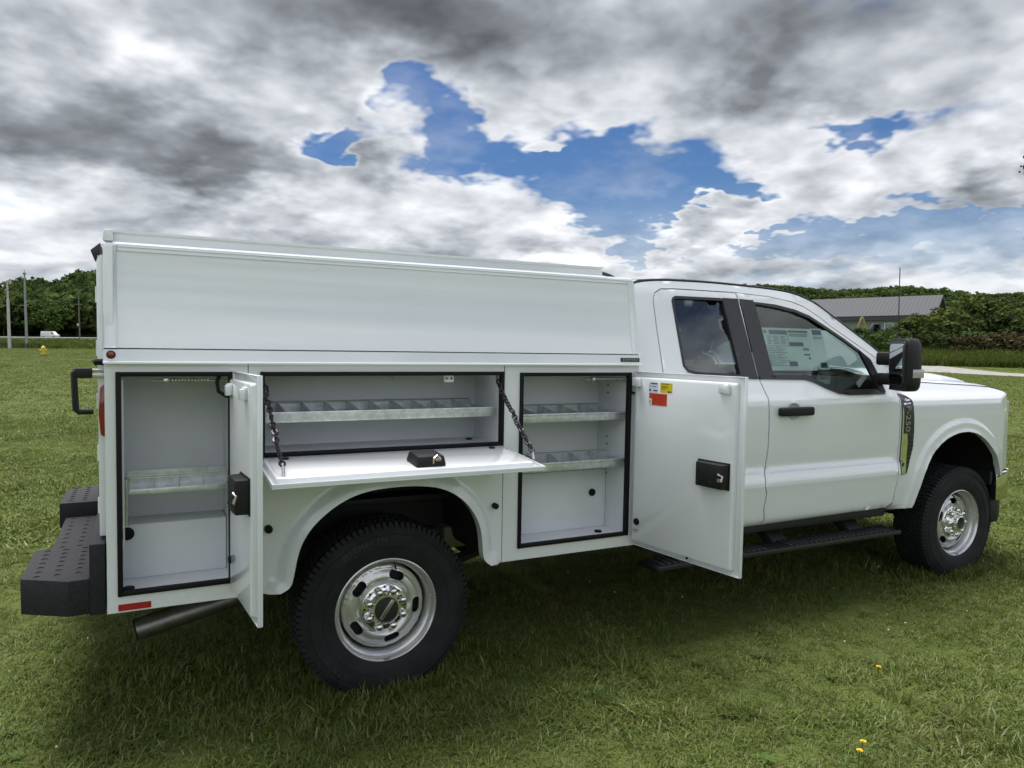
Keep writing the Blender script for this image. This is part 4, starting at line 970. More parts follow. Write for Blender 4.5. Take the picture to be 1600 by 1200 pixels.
# paper hung in the window: price label with printed blocks (no code block) and a folded tag
def win_pt(x, z, off): return (x, -(W(x, z) - off), z)
def lab(name, x0, x1, z0, z1, m_, off, par, sk=.0):
    V = [win_pt(x0 - sk, z0, off), win_pt(x1 - sk, z0, off), win_pt(x1, z1, off), win_pt(x0, z1, off)]
    V += [(a_, b_ + .0006, c_) for a_, b_, c_ in V]
    return mesh_obj(name, V, [(0, 1, 2, 3), (7, 6, 5, 4), (0, 4, 5, 1), (1, 5, 6, 2), (2, 6, 7, 3), (3, 7, 4, 0)], m_, par)
pl = lab('price_label', 2.372, 2.782, 1.462, 1.722, PAPER, .020, T, -.004); lab('label_side_strip', 2.788, 2.888, 1.468, 1.726, PAPER, .0195, pl, -.004)
def row(x0, x1, z, h, m_): lab('printed_row', x0, x1, z, z + h, m_, .0182, pl)
row(2.425, 2.572, 1.682, .026, PRINTB); row(2.585, 2.755, 1.696, .012, PRINTK); row(2.590, 2.745, 1.682, .006, PRINTG); row(2.590, 2.745, 1.672, .006, PRINTG); row(2.378, 2.405, 1.690, .014, PRINTG)
row(2.580, 2.700, 1.612, .024, PRINTK); row(2.548, 2.618, 1.488, .030, PRINTB); row(2.69, 2.74, 1.555, .010, PRINTB); row(2.69, 2.74, 1.585, .016, PRINTG); row(2.725, 2.74, 1.53, .016, PRINTB)
row(2.796, 2.876, 1.686, .030, PRINTB); row(2.80, 2.872, 1.668, .004, PRINTG); row(2.80, 2.872, 1.660, .004, PRINTG); row(2.818, 2.876, 1.478, .034, PRINTK)
for k in range(6):
    for (a_, b_) in ((2.40, 2.44), (2.45, 2.50), (2.51, 2.56)): row(a_, b_ - .012 * ((k * 7 + int(a_ * 100)) % 3) / 2, 1.668 - k * .009, .0035, PRINTG)
for k in range(12): row(2.385, 2.44 + .015 * ((k * 5) % 4), 1.600 - k * .010, .003, PRINTG); row(2.46, 2.50 + .013 * ((k * 3) % 5), 1.600 - k * .010, .003, PRINTG)
row(2.380, 2.568, 1.6105, .002, PRINTK); row(2.5735, 2.5755, 1.610, .095, PRINTK)
tgo = MB(); tgo.prism([(2.93, 1.345), (3.00, 1.340), (3.03, 1.365), (3.14, 1.368), (3.145, 1.395), (3.04, 1.392), (2.985, 1.400), (2.925, 1.395)], -.70, -.698, 0, axis='y').build('paper_tag', mat('tag_paper', (.55, .60, .52), .7, var=.05), T)
# hood, grille, bumper
def hood_z(x): return float(np.interp(x, [3.40, 3.7, 4.0, 4.25, 4.5, 4.68, 4.80, 4.88, 4.95], [1.462, 1.464, 1.462, 1.452, 1.430, 1.402, 1.365, 1.32, 1.25]))
def shoulder(x): return float(np.interp(x, [3.40, 3.47, 3.70, 4.0, 4.40, 4.60, 4.69, 4.76, 4.848, 4.95], [1.41, 1.405, 1.388, 1.370, 1.352, 1.340, 1.322, 1.278, 1.20, 1.15]))
V = []; F_ = []; xs_ = list(np.linspace(3.44, 4.80, 30)) + [4.84, 4.90]; nx = 48
for x in xs_:
    zs_ = shoulder(x); w0 = W(x, zs_) - .006; zc = hood_z(x)
    for k in range(nx + 1):
        t = -1 + 2 * k / nx; a_ = abs(t)
        prof_ = float(np.interp(a_, [0, .50, .60, .67, .72, .86, .94, 1.0], [1.0, .97, .92, .70, .42, .30, .20, 0])); 
        V.append((x + .10 * (1 - t * t) * max(0, (x - 4.3) / .6), w0 * t, zs_ + (zc - zs_) * prof_))
for i in range(len(xs_) - 1):
    for k in range(nx): F_.append((i * (nx + 1) + k, (i + 1) * (nx + 1) + k, (i + 1) * (nx + 1) + k + 1, i * (nx + 1) + k + 1))
hd0 = mesh_obj('hood', V, F_, PAINT, T, smooth=True)
for sg in (-1, 1): MB().tube([(x, sg * (W(x, shoulder(x)) - .001), shoulder(x) + .0015) for x in np.linspace(3.47, 4.75, 26)], .0028, 6).build('shut_line', RUBBER, hd0, autos=60)
MB().prism([(4.82, -.66), (5.00, -.62), (5.07, -.3), (5.09, 0), (5.07, .3), (5.00, .62), (4.82, .66)], .76, 1.22, .02).build('grille', PLAST, T)
for z in (.86, .98, 1.10): MB().prism([(4.95, -.63), (5.025, -.60), (5.09, -.3), (5.105, 0), (5.09, .3), (5.025, .60), (4.95, .63)], z, z + .05, .008).build('grille_bar', CHROME, T)
bp_ = [(4.615, .972), (4.76, .966), (4.92, .885), (5.03, .75), (5.12, .45), (5.16, 0)]
front = [(x, -y) for x, y in bp_] + [(x, y) for x, y in bp_[-2::-1]]; back = [(x - .10 if x > 4.8 else x, y * .90) for x, y in front[::-1]]
MB().prism(front + back, .505, .722, .012).build('front_bumper', CHROME, T, autos=40)
f2 = [(x - .035, y * .96) for x, y in front]; b2 = [(x - .12, y * .85) for x, y in f2[::-1]]
MB().prism(f2 + b2, .33, .503, .010).build('air_dam', PLAST, T)
MB().prism([(x - .012, y * .985) for x, y in front] + [(x - .03, y * .95) for x, y in back], .724, .742, .004).build('bumper_gap_filler', PLAST, T)
for sg in (-1, 1): MB().box(4.60, 4.62, min(sg * .72, sg * .935), max(sg * .72, sg * .935), .32, .50, .004).build('front_splash_flap', PLAST, T)
an = MB(); an.tube([(3.545, -.895, 1.40), (3.545, -.895, 1.44)], .014, 8); an.tube([(3.545, -.895, 1.44), (3.538, -.897, 1.68), (3.522, -.90, 2.148)], [.0045, .004, .003], 6); an.build('radio_antenna', GRAPH, T)

# ================================================================ vegetation tools
def leaf_mat(name, c1, c2, scale, rnd=0.18, trans=0.25, gloss=0.0, patch=None):
    m = bpy.data.materials.new(name); m.use_nodes = True; nt = m.node_tree; nt.nodes.clear(); h = G(nt)
    o = h.node('ShaderNodeTexCoord').outputs['Object']; n = h.noise(o, scale, 3, 0.6)
    c = h.mix(h.step(n, 0.3, 0.7), c1, c2)
    oin = h.node('ShaderNodeObjectInfo'); oi = oin.outputs['Random']
    if patch:
        pn = h.noise(oin.outputs['Location'], 1.1, 4, 0.65); c = h.mix(h.m('MULTIPLY', h.step(pn, 0.52, 0.68), 0.55), c, patch); pn2 = h.noise(oin.outputs['Location'], 0.33, 3, 0.6); c = h.mix(h.m('MULTIPLY', h.step(pn2, 0.55, 0.40), 0.25), c, (0.060, 0.095, 0.018))
    hs = h.node('ShaderNodeHueSaturation'); h.put(hs.inputs['Color'], c); h.put(hs.inputs['Value'], h.m('ADD', 1 - rnd, h.m('MULTIPLY', oi, 2 * rnd)))
    h.put(hs.inputs['Hue'], h.m('ADD', 0.48, h.m('MULTIPLY', h.m('FRACT', h.m('MULTIPLY', oi, 7.31)), 0.04)))
    d = h.node('ShaderNodeBsdfDiffuse'); h.put(d.inputs[0], hs.outputs[0]); t = h.node('ShaderNodeBsdfTranslucent'); h.put(t.inputs[0], hs.outputs[0])
    mx = h.node('ShaderNodeMixShader'); mx.inputs[0].default_value = trans; nt.links.new(d.outputs[0], mx.inputs[1]); nt.links.new(t.outputs[0], mx.inputs[2])
    ou = h.node('ShaderNodeOutputMaterial'); 
    sh = mx.outputs[0]
    if gloss:
        gl = h.node('ShaderNodeBsdfGlossy'); gl.inputs['Roughness'].default_value = 0.45; gl.inputs[0].default_value = (0.9, 0.95, 0.9, 1); m2 = h.node('ShaderNodeMixShader'); m2.inputs[0].default_value = gloss
        nt.links.new(sh, m2.inputs[1]); nt.links.new(gl.outputs[0], m2.inputs[2]); sh = m2.outputs[0]
    nt.links.new(sh, ou.inputs[0])
    return m
def scatter(name, pts, rotz, scl, idx, protos, label, tilt=None):
    """one object whose points carry instances of the prototype meshes"""
    pc = bpy.data.collections.new(name + '_shapes')
    for i, p in enumerate(protos):
        o = bpy.data.objects.new('%s_shape_%02d' % (name, i), p); pc.objects.link(o)
    me = bpy.data.meshes.new(name); n = len(pts); me.vertices.add(n); me.vertices.foreach_set('co', np.asarray(pts, np.float32).ravel())
    rot = np.zeros((n, 3), np.float32); rot[:, 2] = rotz
    if tilt is not None: rot[:, 0] = tilt[0]; rot[:, 1] = tilt[1]
    for nm, ty, arr in (('rot', 'FLOAT_VECTOR', rot), ('scl', 'FLOAT_VECTOR', np.asarray(scl, np.float32)), ('idx', 'INT', np.asarray(idx, np.int32))):
        a = me.attributes.new(nm, ty, 'POINT'); a.data.foreach_set('vector' if ty == 'FLOAT_VECTOR' else 'value', arr.ravel())
    o = link(bpy.data.objects.new(name, me))
    ng = bpy.data.node_groups.new(name, 'GeometryNodeTree'); ng.interface.new_socket('Geometry', in_out='INPUT', socket_type='NodeSocketGeometry'); ng.interface.new_socket('Geometry', in_out='OUTPUT', socket_type='NodeSocketGeometry')
    N = ng.nodes; gi = N.new('NodeGroupInput'); gq = N.new('NodeGroupOutput'); iop = N.new('GeometryNodeInstanceOnPoints'); ci = N.new('GeometryNodeCollectionInfo')
    ci.inputs['Collection'].default_value = pc; ci.inputs['Separate Children'].default_value = True; ci.inputs['Reset Children'].default_value = True
    def att(nm, ty): a = N.new('GeometryNodeInputNamedAttribute'); a.data_type = ty; a.inputs[0].default_value = nm; return a.outputs[0]
    L = ng.links.new; L(gi.outputs[0], iop.inputs['Points']); L(ci.outputs[0], iop.inputs['Instance']); iop.inputs['Pick Instance'].default_value = True
    L(att('idx', 'INT'), iop.inputs['Instance Index']); L(att('scl', 'FLOAT_VECTOR'), iop.inputs['Scale'])
    L(att('rot', 'FLOAT_VECTOR'), iop.inputs['Rotation']); L(iop.outputs[0], gq.inputs[0])
    md = o.modifiers.new('scatter', 'NODES'); md.node_group = ng
    o['kind'] = 'stuff'; o['label'] = label
    return o
def blade_mesh(name, n, hmin, hmax, wid, spread, mats, lean=0.6, seed=0, wts=None):
    r = np.random.default_rng(seed); V = []; F = []; mi = []; mats = mats if isinstance(mats, (list, tuple)) else [mats]
    for i in range(n):
        a = r.uniform(0, 2 * math.pi); d = spread * math.sqrt(r.uniform()); bx, by = d * math.cos(a), d * math.sin(a)
        h = r.uniform(hmin, hmax); la = r.uniform(0, 2 * math.pi); ll = h * r.uniform(.15, 1.3) * lean; w = wid * r.uniform(.6, 1.4); fa = la + math.pi / 2 + r.uniform(-.5, .5)
        ux, uy = math.cos(fa) * w / 2, math.sin(fa) * w / 2; lx, ly = math.cos(la), math.sin(la); k = len(V); dr = min(.62, .34 * ll / h)
        for t, q_ in ((0, 1.0), (.45, .9), (.8, .6)):
            x, y, z = bx + lx * ll * t * t, by + ly * ll * t * t, h * (t - dr * t * t); V += [(x - ux * q_, y - uy * q_, z), (x + ux * q_, y + uy * q_, z)]
        V.append((bx + lx * ll, by + ly * ll, h * (1 - dr)))
        F += [(k, k + 1, k + 3, k + 2), (k + 2, k + 3, k + 5, k + 4), (k + 4, k + 5, k + 6)]
        mi += [int(r.choice(len(mats), p=wts))] * 3
    me = bpy.data.meshes.new(name); me.from_pydata(V, [], F)
    for m in mats: me.materials.append(m)
    me.polygons.foreach_set('material_index', mi); me.polygons.foreach_set('use_smooth', [True] * len(F)); return me
def crown_mesh(name, m, R, n_clump, per, leaf, seed, low=-1.0, cl=0.30):
    r = np.random.default_rng(seed); ph = r.uniform(0, 6.28, 8)
    d = r.normal(size=(n_clump * 3, 3)); d /= np.linalg.norm(d, axis=1)[:, None]; d = d[d[:, 2] > low][:n_clump]; nc = len(d)
    lump = 1 + .22 * np.sin(3 * np.arctan2(d[:, 1], d[:, 0]) + ph[0]) * np.cos(2.3 * d[:, 2] + ph[1]) + .16 * np.sin(5.3 * d[:, 0] + ph[2]) * np.sin(4.7 * d[:, 1] + ph[3]) + .12 * np.sin(7.1 * d[:, 2] + ph[4])
    rr = (r.uniform(0.25, 1.0, nc) ** 0.45) * lump
    C = d * rr[:, None] * np.asarray(R); sz = r.uniform(.6, 1.35, nc) * cl * min(R)
    L = r.normal(size=(nc, per, 3)); L /= np.linalg.norm(L, axis=2)[:, :, None]; L *= (r.uniform(.3, 1, (nc, per, 1)) ** .5)
    P = (C[:, None, :] + L * sz[:, None, None] * np.array([1, 1, .75])).reshape(-1, 3); n = len(P)
    nr = L.reshape(-1, 3) * .8 + r.normal(size=(n, 3)) * .7 + np.array([0, 0, .45]); nr /= np.linalg.norm(nr, axis=1)[:, None]
    t = np.cross(nr, r.normal(size=(n, 3))); t /= np.linalg.norm(t, axis=1)[:, None]; b_ = np.cross(nr, t)
    s = leaf * r.uniform(.6, 1.35, (n, 1)); q_ = s * r.uniform(.5, .8, (n, 1))
    V = np.stack([P - t * s, P - b_ * q_, P + t * s, P + b_ * q_], 1).reshape(-1, 3)
    me = bpy.data.meshes.new(name); me.from_pydata(V.tolist(), [], np.arange(4 * n).reshape(-1, 4).tolist()); me.materials.append(m); return me
BARK = mat('bark', (0.085, 0.065, 0.048), 0.9, var=0.35, vscale=6, bump=.5, bscale=15)
def trunk_mesh(name, h, r0, R, zc, seed, twigs=0):
    rr = random.Random(seed); m = MB()
    m.tube([(0, 0, -.3), (rr.uniform(-.1, .1) * r0, 0, h * .3), (rr.uniform(-.8, .8) * r0, rr.uniform(-.8, .8) * r0, h * .7), (rr.uniform(-1, 1) * r0, 0, h)], [r0 * 1.2, r0 * .85, r0 * .55, r0 * .2], 8)
    for k in range(6):
        z0 = h * rr.uniform(.25, .75); a = k * 1.05 + rr.uniform(-.3, .3); L = min(R[0], R[1]) * rr.uniform(.6, .95)
        m.tube([(0, 0, z0), (L * .5 * math.cos(a), L * .5 * math.sin(a), z0 + L * .35), (L * math.cos(a), L * math.sin(a), z0 + L * .55 + rr.uniform(0, .1) * h)], [r0 * .45, r0 * .28, r0 * .08], 6)
    for k in range(twigs):
        a = rr.uniform(0, 6.28); z1 = zc + R[2] * rr.uniform(-.75, .8); e = math.sqrt(max(.05, 1 - ((z1 - zc) / R[2]) ** 2)); L = R[0] * e * 1.02; z0 = max(h * .2, z1 - L * .45)
        m.tube([(0, 0, z0), (L * .45 * math.cos(a + .1), L * .45 * math.sin(a + .1), z0 + (z1 - z0) * .6), (L * math.cos(a), L * math.sin(a), z1)], [r0 * .22, r0 * .12, r0 * .03], 5)
    bmesh.ops.recalc_face_normals(m.bm, faces=m.bm.faces)
    me = bpy.data.meshes.new(name); m.bm.to_mesh(me); m.bm.free(); me.materials.append(BARK); return me
class TreeKind:
    def __init__(s, name, m, R, zc, n, per, leaf, seed, r0=.22, low=-1.0, cl=.3, twigs=0):
        s.crown = crown_mesh(name + '_crown', m, R, n, per, leaf, seed, low, cl); s.trunk = trunk_mesh(name + '_trunk', zc + R[2] * .5, r0, R, zc, seed, twigs); s.zc = zc
def plant(name, kind, x, y, scale, label, cat, group=None, rz=None, z=None, sq=1.0):
    o = empty(name, None, (x, y, (Hf(x, y) if z is None else z))); o.scale = (scale * sq, scale * sq, scale); o.rotation_euler = (0, 0, random.uniform(0, 6.28) if rz is None else rz)
    t = link(bpy.data.objects.new('trunk', kind.trunk), o); c = link(bpy.data.objects.new('crown', kind.crown), o); c.location = (0, 0, kind.zc)
    tag(o, label, cat, group); return o
LEAFD = leaf_mat('foliage_dark', (0.036, 0.057, 0.020), (0.082, 0.112, 0.040), 0.35, .26)
LEAFM = leaf_mat('foliage_mid', (0.050, 0.078, 0.024), (0.110, 0.145, 0.048), 0.5, .26)
LEAFL = leaf_mat('foliage_light', (0.060, 0.090, 0.024), (0.115, 0.145, 0.045), 0.8)
LEAFR = leaf_mat('foliage_brown', (0.055, 0.045, 0.030), (0.10, 0.085, 0.045), 0.8)
LEAFN = leaf_mat('foliage_near', (0.03, 0.055, 0.014), (0.06, 0.09, 0.03), 1.2)

# ---- wooded hill on the left: trees one can tell apart, then the mass behind
kinds = [TreeKind('woodland_tree', mm, (5.0, 5.0, 6.0), 8.2, 62, 34, .42, 40 + i, .25, cl=.34) for i, mm in enumerate((LEAFD, LEAFM, LEAFD, LEAFM))]
pale = TreeKind('woodland_tree', LEAFL, (5.2, 5.2, 5.4), 7.0, 60, 34, .42, 60, .25, cl=.34)
rt = random.Random(5)
for k in range(46):
    px = -30 + (k * 37.7) % 205; r = 312 + (k // 6) * 12 + rt.uniform(-5, 5); p = polar(px, r)
    if k == 9: continue
    plant('woodland_tree', kinds[k % 4], p.x, p.y, rt.uniform(.85, 1.2), 'dark green leafy tree in the wood on the left hillside', 'tree', 'trees of the hillside wood beside the highway')
p = polar(78, 304); plant('woodland_tree', pale, p.x, p.y, 1.05, 'paler green spreading tree at the front of the hillside wood above the van', 'tree')
farp = [crown_mesh('far_crown', mm, (4.6, 4.6, 5.2), 16, 10, 1.15, 80 + i, -.6, .45) for i, mm in enumerate((LEAFD, LEAFM, LEAFD, LEAFM, LEAFL))]
pts = []
def add_forest(b0, b1, dens):
    n = int(dens); c = 0
    while c < n:
        b = rng.uniform(b0, b1); rr = float(np.interp(b, _bx, _rr)); r = rr * math.sqrt(rng.uniform(.76 ** 2, 1.06 ** 2)); x, y = CX + r * math.sin(b), CY + r * math.cos(b); pts.append((x, y)); c += 1
add_forest(bearing(1000), bearing(1720), 5200); add_forest(bearing(-120), bearing(420), 1100); add_forest(bearing(420), bearing(1000), 1400)
add_forest(rad(66), rad(180), 2200); add_forest(rad(-180), bearing(-120), 2600)
pts = np.array(pts); zz = H(pts[:, 0], pts[:, 1]); n = len(pts); s = rng.uniform(.75, 1.25, n)
scatter('forest', np.column_stack([pts, zz + 6.5 * s]), rng.uniform(0, 6.28, n), np.column_stack([s * 1.15, s * 1.15, s]), rng.choice(5, n, p=[.3, .26, .2, .17, .07]), farp, 'wooded ridge and hills closing the view')

# ---- shrubs and small trees on the bank beyond the gravel road
bk = [TreeKind('bank_shrub', mm, (1.0, 1.0, 1.0), 1.0, 46, 30, .10, 100 + i, .05, -.8, .36) for i, mm in enumerate((LEAFM, LEAFD, LEAFL))]
slim = TreeKind('bank_tree', LEAFL, (.75, .75, 1.15), 1.35, 52, 30, .10, 120, .05, -.8, .36)
brn = TreeKind('bank_shrub', LEAFR, (1.0, 1.0, .8), .8, 46, 26, .09, 130, .04, -.8, .36)
def bank(px, r, topy, kind, wid, label, group=None, hh=2.0):
    p = polar(px, r); depth = r * math.cos(bearing(px) - YAW); topz = CZ + (541 - topy) / FPX * depth; h = max(.8, topz - p.z); plant('bank_shrub' if kind is not slim else 'bank_tree', kind, p.x, p.y, h / hh, label, 'shrub' if kind is not slim else 'tree', group, sq=wid * 2 / h if wid else 1.0)
GRP = 'green shrubs on the bank beyond the gravel road'
bank(1512, 97, 457, slim, 3.2, 'tallest light green slender tree on the bank beyond the road', hh=2.5)
for (px, r, ty, k, w) in ((1396, 88, 516, 2, 1.6), (1416, 90, 503, 0, 2.2), (1437, 92, 489, 2, 2.2), (1462, 93, 497, 0, 2.3), (1487, 95, 480, 2, 2.6), (1537, 96, 473, 0, 2.6), (1562, 97, 481, 2, 2.4), (1590, 96, 484, 1, 2.6), (1618, 95, 482, 0, 2.6),
                          (1650, 94, 486, 1, 2.6), (1343, 88, 513, 0, 1.6), (1305, 90, 520, 1, 2.0), (1368, 86, 524, 0, 1.3), (1455, 88, 517, 1, 1.8), (1520, 90, 520, 0, 2.2)):
    kn = ('mid green', 'dark green', 'pale yellowish green')[k]
    bank(px, r, ty, bk[k], w, 'rounded %s shrub on the bank beyond the gravel road' % kn, kn + ' shrubs on the bank beyond the gravel road')
for (px, r, ty, w) in ((1500, 88, 522, 1.6), (1548, 89, 520, 1.9), (1580, 89, 517, 1.9), (1612, 88, 521, 1.9)):
    bank(px, r, ty, brn, w, 'low brownish shrub below the green ones on the bank', 'brownish shrubs on the bank', 1.6)
# ---- tree standing to the right of the view, its twigs reach into it
p = polar(1852, 27)
nk = TreeKind('lawn_tree', LEAFN, (3.7, 3.7, 2.6), 5.4, 170, 70, .075, 140, .20, -.8, .20, 70)
plant('lawn_tree', nk, p.x, p.y, 1.0, 'leafy lawn tree whose twigs reach in at the right', 'tree', None, 0.4)

# ---- tall rough grass on the far verges
TALLG = leaf_mat('rough_grass', (0.060, 0.090, 0.020), (0.125, 0.155, 0.042), 1.0, .3)
tg = [blade_mesh('rough_clump', 26, .35, 1.0, .055, .45, TALLG, .5, 200 + i) for i in range(4)]
pts = []
while len(pts) < 5200:
    px = rng.uniform(1270, 1720); r = rng.uniform(79.5, 93); q_ = polar(px, r); pts.append(q_)
while len(pts) < 8000:
    px = rng.uniform(-120, 330); r = rng.uniform(100, 215) if rng.uniform() < .8 else rng.uniform(96, 104)
    if r < 112 and px > 105: continue
    pts.append(polar(px, r))
n = len(pts); s = rng.uniform(.6, 1.3, n); s[5200:] *= .8
scatter('rough_grass', [tuple(p) for p in pts], rng.uniform(0, 6.28, n), np.column_stack([s, s, s]), rng.integers(0, 4, n), tg, 'tall rough grass on the verges beyond the lawn')

# ================================================================ things in the distance
GREYS = mat('grey_steel_siding', (0.24, 0.25, 0.27), 0.6, var=.06, vscale=.4); GREYR = mat('grey_steel_roof', (0.062, 0.065, 0.073), 0.75, var=.05, vscale=.3); DGREY = mat('dark_grey_plain', (.05, .052, .058), .6)
FH = Vector((math.sin(YAW), math.cos(YAW), 0)); RH = Vector((math.cos(YAW), -math.sin(YAW), 0))
def barn():
    N0 = Vector((CX, CY, 0)) + FH * 100 + RH * 57.1; gx = RH * .6 + FH * .8; lx = RH * -.8 + FH * .6
    zg = min(Hf(N0.x, N0.y), Hf(*(N0 + gx * 14).xy)) - .3
    root = empty('metal_barn', None, (N0.x, N0.y, zg)); root.matrix_world = Matrix(((lx.x, gx.x, 0, N0.x), (lx.y, gx.y, 0, N0.y), (0, 0, 1, zg), (0, 0, 0, 1)))
    tag(root, 'long grey metal barn with a pitched roof behind the bank shrubs', 'barn')
    he = CZ + 4.55 - zg; hp = CZ + 7.35 - zg; Lb = 46; Wb = 13.2; ov = .55
    # ribbed walls, each sheet a piece
    sheet_m = MB()
    for k in range(5): sheet_m.box(k * .2, k * .2 + .2, 0, .04, 0, he, 0)
    for k in range(5): sheet_m.box(k * .2 + .02, k * .2 + .06, -.035, 0, 0, he, 0)
    sh = sheet_m.build('siding_sheet', GREYS, root, autos=None); sh.location = (.0, .2, 0)
    for k in range(1, 46): o = link(sh.copy(), root); o.location = (k * 1.0, .2, 0)
    for sgn, yy in ((0, .25), (1, Lb)):
        w = MB(); x = .0 if sgn == 0 else Lb
        w.prism([(.24, 0), (Wb, 0), (Wb, he), (Wb / 2, hp - .15), (.24, he)], x + .02, x + .10, 0, axis='x'); w.build('gable_wall', GREYS, root, autos=None)
    MB().box(0, Lb, Wb - .05, Wb, 0, he).build('rear_wall', GREYS, root, autos=None)
    for (y0, y1) in ((-ov, Wb / 2), (Wb + ov, Wb / 2)):
        z0 = he - (hp - he) / (Wb / 2) * ov
        for k in range(24):
            x0 = -.9 + k * 2.0; m = MB()
            m.raw([(x0, y0, z0), (x0 + 1.998, y0, z0), (x0 + 1.998, y1, hp), (x0, y1, hp), (x0, y0, z0 - .08), (x0 + 1.998, y0, z0 - .08), (x0 + 1.998, y1, hp - .08), (x0, y1, hp - .08)], [(0, 1, 2, 3), (4, 7, 6, 5), (0, 4, 5, 1), (1, 5, 6, 2), (2, 6, 7, 3), (3, 7, 4, 0)])
            for j in range(4):
                xx = x0 + .25 + j * .5; m.raw([(xx, y0, z0 + .002), (xx + .04, y0, z0 + .002), (xx + .04, y1, hp + .002), (xx, y1, hp + .002), (xx, y0, z0 + .03), (xx + .04, y0, z0 + .03), (xx + .04, y1, hp + .03), (xx, y1, hp + .03)], [(4, 5, 6, 7), (0, 4, 7, 3), (1, 2, 6, 5), (0, 1, 5, 4)])
            m.build('roof_sheet', GREYR, root, autos=None)
    z0 = he - (hp - he) / (Wb / 2) * ov
    MB().box(-.85, Lb + .8, -ov + .05, .16, z0 - .62, z0 - .10).build('eave_band', DGREY, root)  # plain dark grey band set just below the eave line
    for s_ in (0, 1):
        y0, y1 = (-ov, Wb / 2) if s_ == 0 else (Wb + ov, Wb / 2)
        MB().raw([(-.95, y0, z0 - .28), (-.95, y1, hp - .28), (-.95, y1, hp + .05), (-.95, y0, z0 + .05), (-.90, y0, z0 - .28), (-.90, y1, hp - .28), (-.90, y1, hp + .05), (-.90, y0, z0 + .05)], [(0, 1, 2, 3), (4, 7, 6, 5), (0, 4, 5, 1), (2, 6, 7, 3), (0, 3, 7, 4), (1, 5, 6, 2)]).build('barge_board', GREYR, root)
    dm = mat('barn_white_trim', (.55, .56, .57), .6); f = MB().box(4.3, 5.5, .10, .15, he - 2.6, he - 1.25, .02).build('window_frame', dm, root); MB().box(4.42, 5.38, .085, .10, he - 2.48, he - 1.37).build('window_pane', GREYS, f)
    o_ = MB().box(13.2, 14.2, .10, .15, he - 2.0, he - 1.4, .02).build('wall_vent', DGREY, root)
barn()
def excavator():
    YEL = mat('faded_yellow_paint', (.34, .26, .09), .6, var=.3, vscale=2); RUST = mat('rusty_steel', (.12, .065, .045), .8, var=.4, vscale=3)
    p = polar(1366, 95); root = empty('excavator', None, p); d = RH * -.95 + FH * .2; root.rotation_euler = (0, 0, math.atan2(d.y, d.x)); tag(root, 'small yellow excavator with folded boom parked before the grey barn', 'excavator')
    for y in (-.8, .8):
        t = MB(); t.prism([(-1.5, .15), (-1.2, 0), (1.2, 0), (1.5, .15), (1.5, .45), (1.25, .6), (-1.25, .6), (-1.5, .45)], y - .2, y + .2, .03, axis='y').build('track', RUST, root)
    MB().box(-1.6, .8, -.95, .95, .75, 1.7, .12).build('house', RUST, root); MB().box(-1.7, -1.0, -.9, .9, .9, 1.6, .2).build('counterweight', RUST, root); MB().cyl((0, 0, .68), .55, .2, 'z', 20).build('turntable', DGREY, root)
    c = MB().prism([(-.4, 1.7), (.75, 1.7), (.8, 2.3), (.4, 3.0), (-.35, 3.0)], .15, .95, .06, axis='y').build('cab', DGREY, root); MB().box(-.2, .4, .945, .96, 2.1, 2.85, 0).build('cab_window', PRIVACY, c)
    MB().prism([(.6, 1.4), (.82, 1.35), (1.42, 3.45), (1.42, 3.85), (1.25, 3.65)], -.25, .1, .03, axis='y').build('boom', YEL, root)
    MB().prism([(1.40, 3.84), (1.58, 3.66), (2.15, 1.9), (1.97, 1.85), (1.45, 3.45)], -.22, .07, .03, axis='y').build('dipper_arm', YEL, root); MB().prism([(1.7, 1.9), (2.3, 1.7), (2.2, 1.1), (1.6, 1.1)], -.4, .25, .05, axis='y').build('bucket', RUST, root)
excavator()
WTR = mat('trailer_white', (.72, .73, .74), .5, var=.05, vscale=.6)
for i, (px, L, lb) in enumerate(((1520, 5.5, 'shorter white box trailer behind the bank shrubs'), (1590, 9.0, 'longer white box trailer behind the bank shrubs'))):
    p = polar(px, 112); root = empty('box_trailer', None, p); d = RH * -.98 + FH * .2; root.rotation_euler = (0, 0, math.atan2(d.y, d.x)); tag(root, lb, 'trailer')
    top = CZ + (541 - 510) / FPX * 112 * math.cos(bearing(px) - YAW) - p.z
    MB().box(-L / 2, L / 2, -1.1, 1.1, .8, top, .06).build('cargo_box', WTR, root); MB().box(-L / 2, L / 2, -1.13, 1.13, .68, .8, .02).build('side_rail', DGREY, root); MB().box(L / 2, L / 2 + .03, -1.0, 1.0, .9, top - .1).build('rear_door', WTR, root)
    MB().tube([(-L / 2, 0, .7), (-L / 2 - 1.4, 0, .6)], .07, 6).build('drawbar', DGREY, root)
    for x in (.2, 1.1):
        for y in (-1.0, 1.0): MB().cyl((x, y, .38), .38, .24, 'y', 18, .03).build('wheel', TYRE, root)

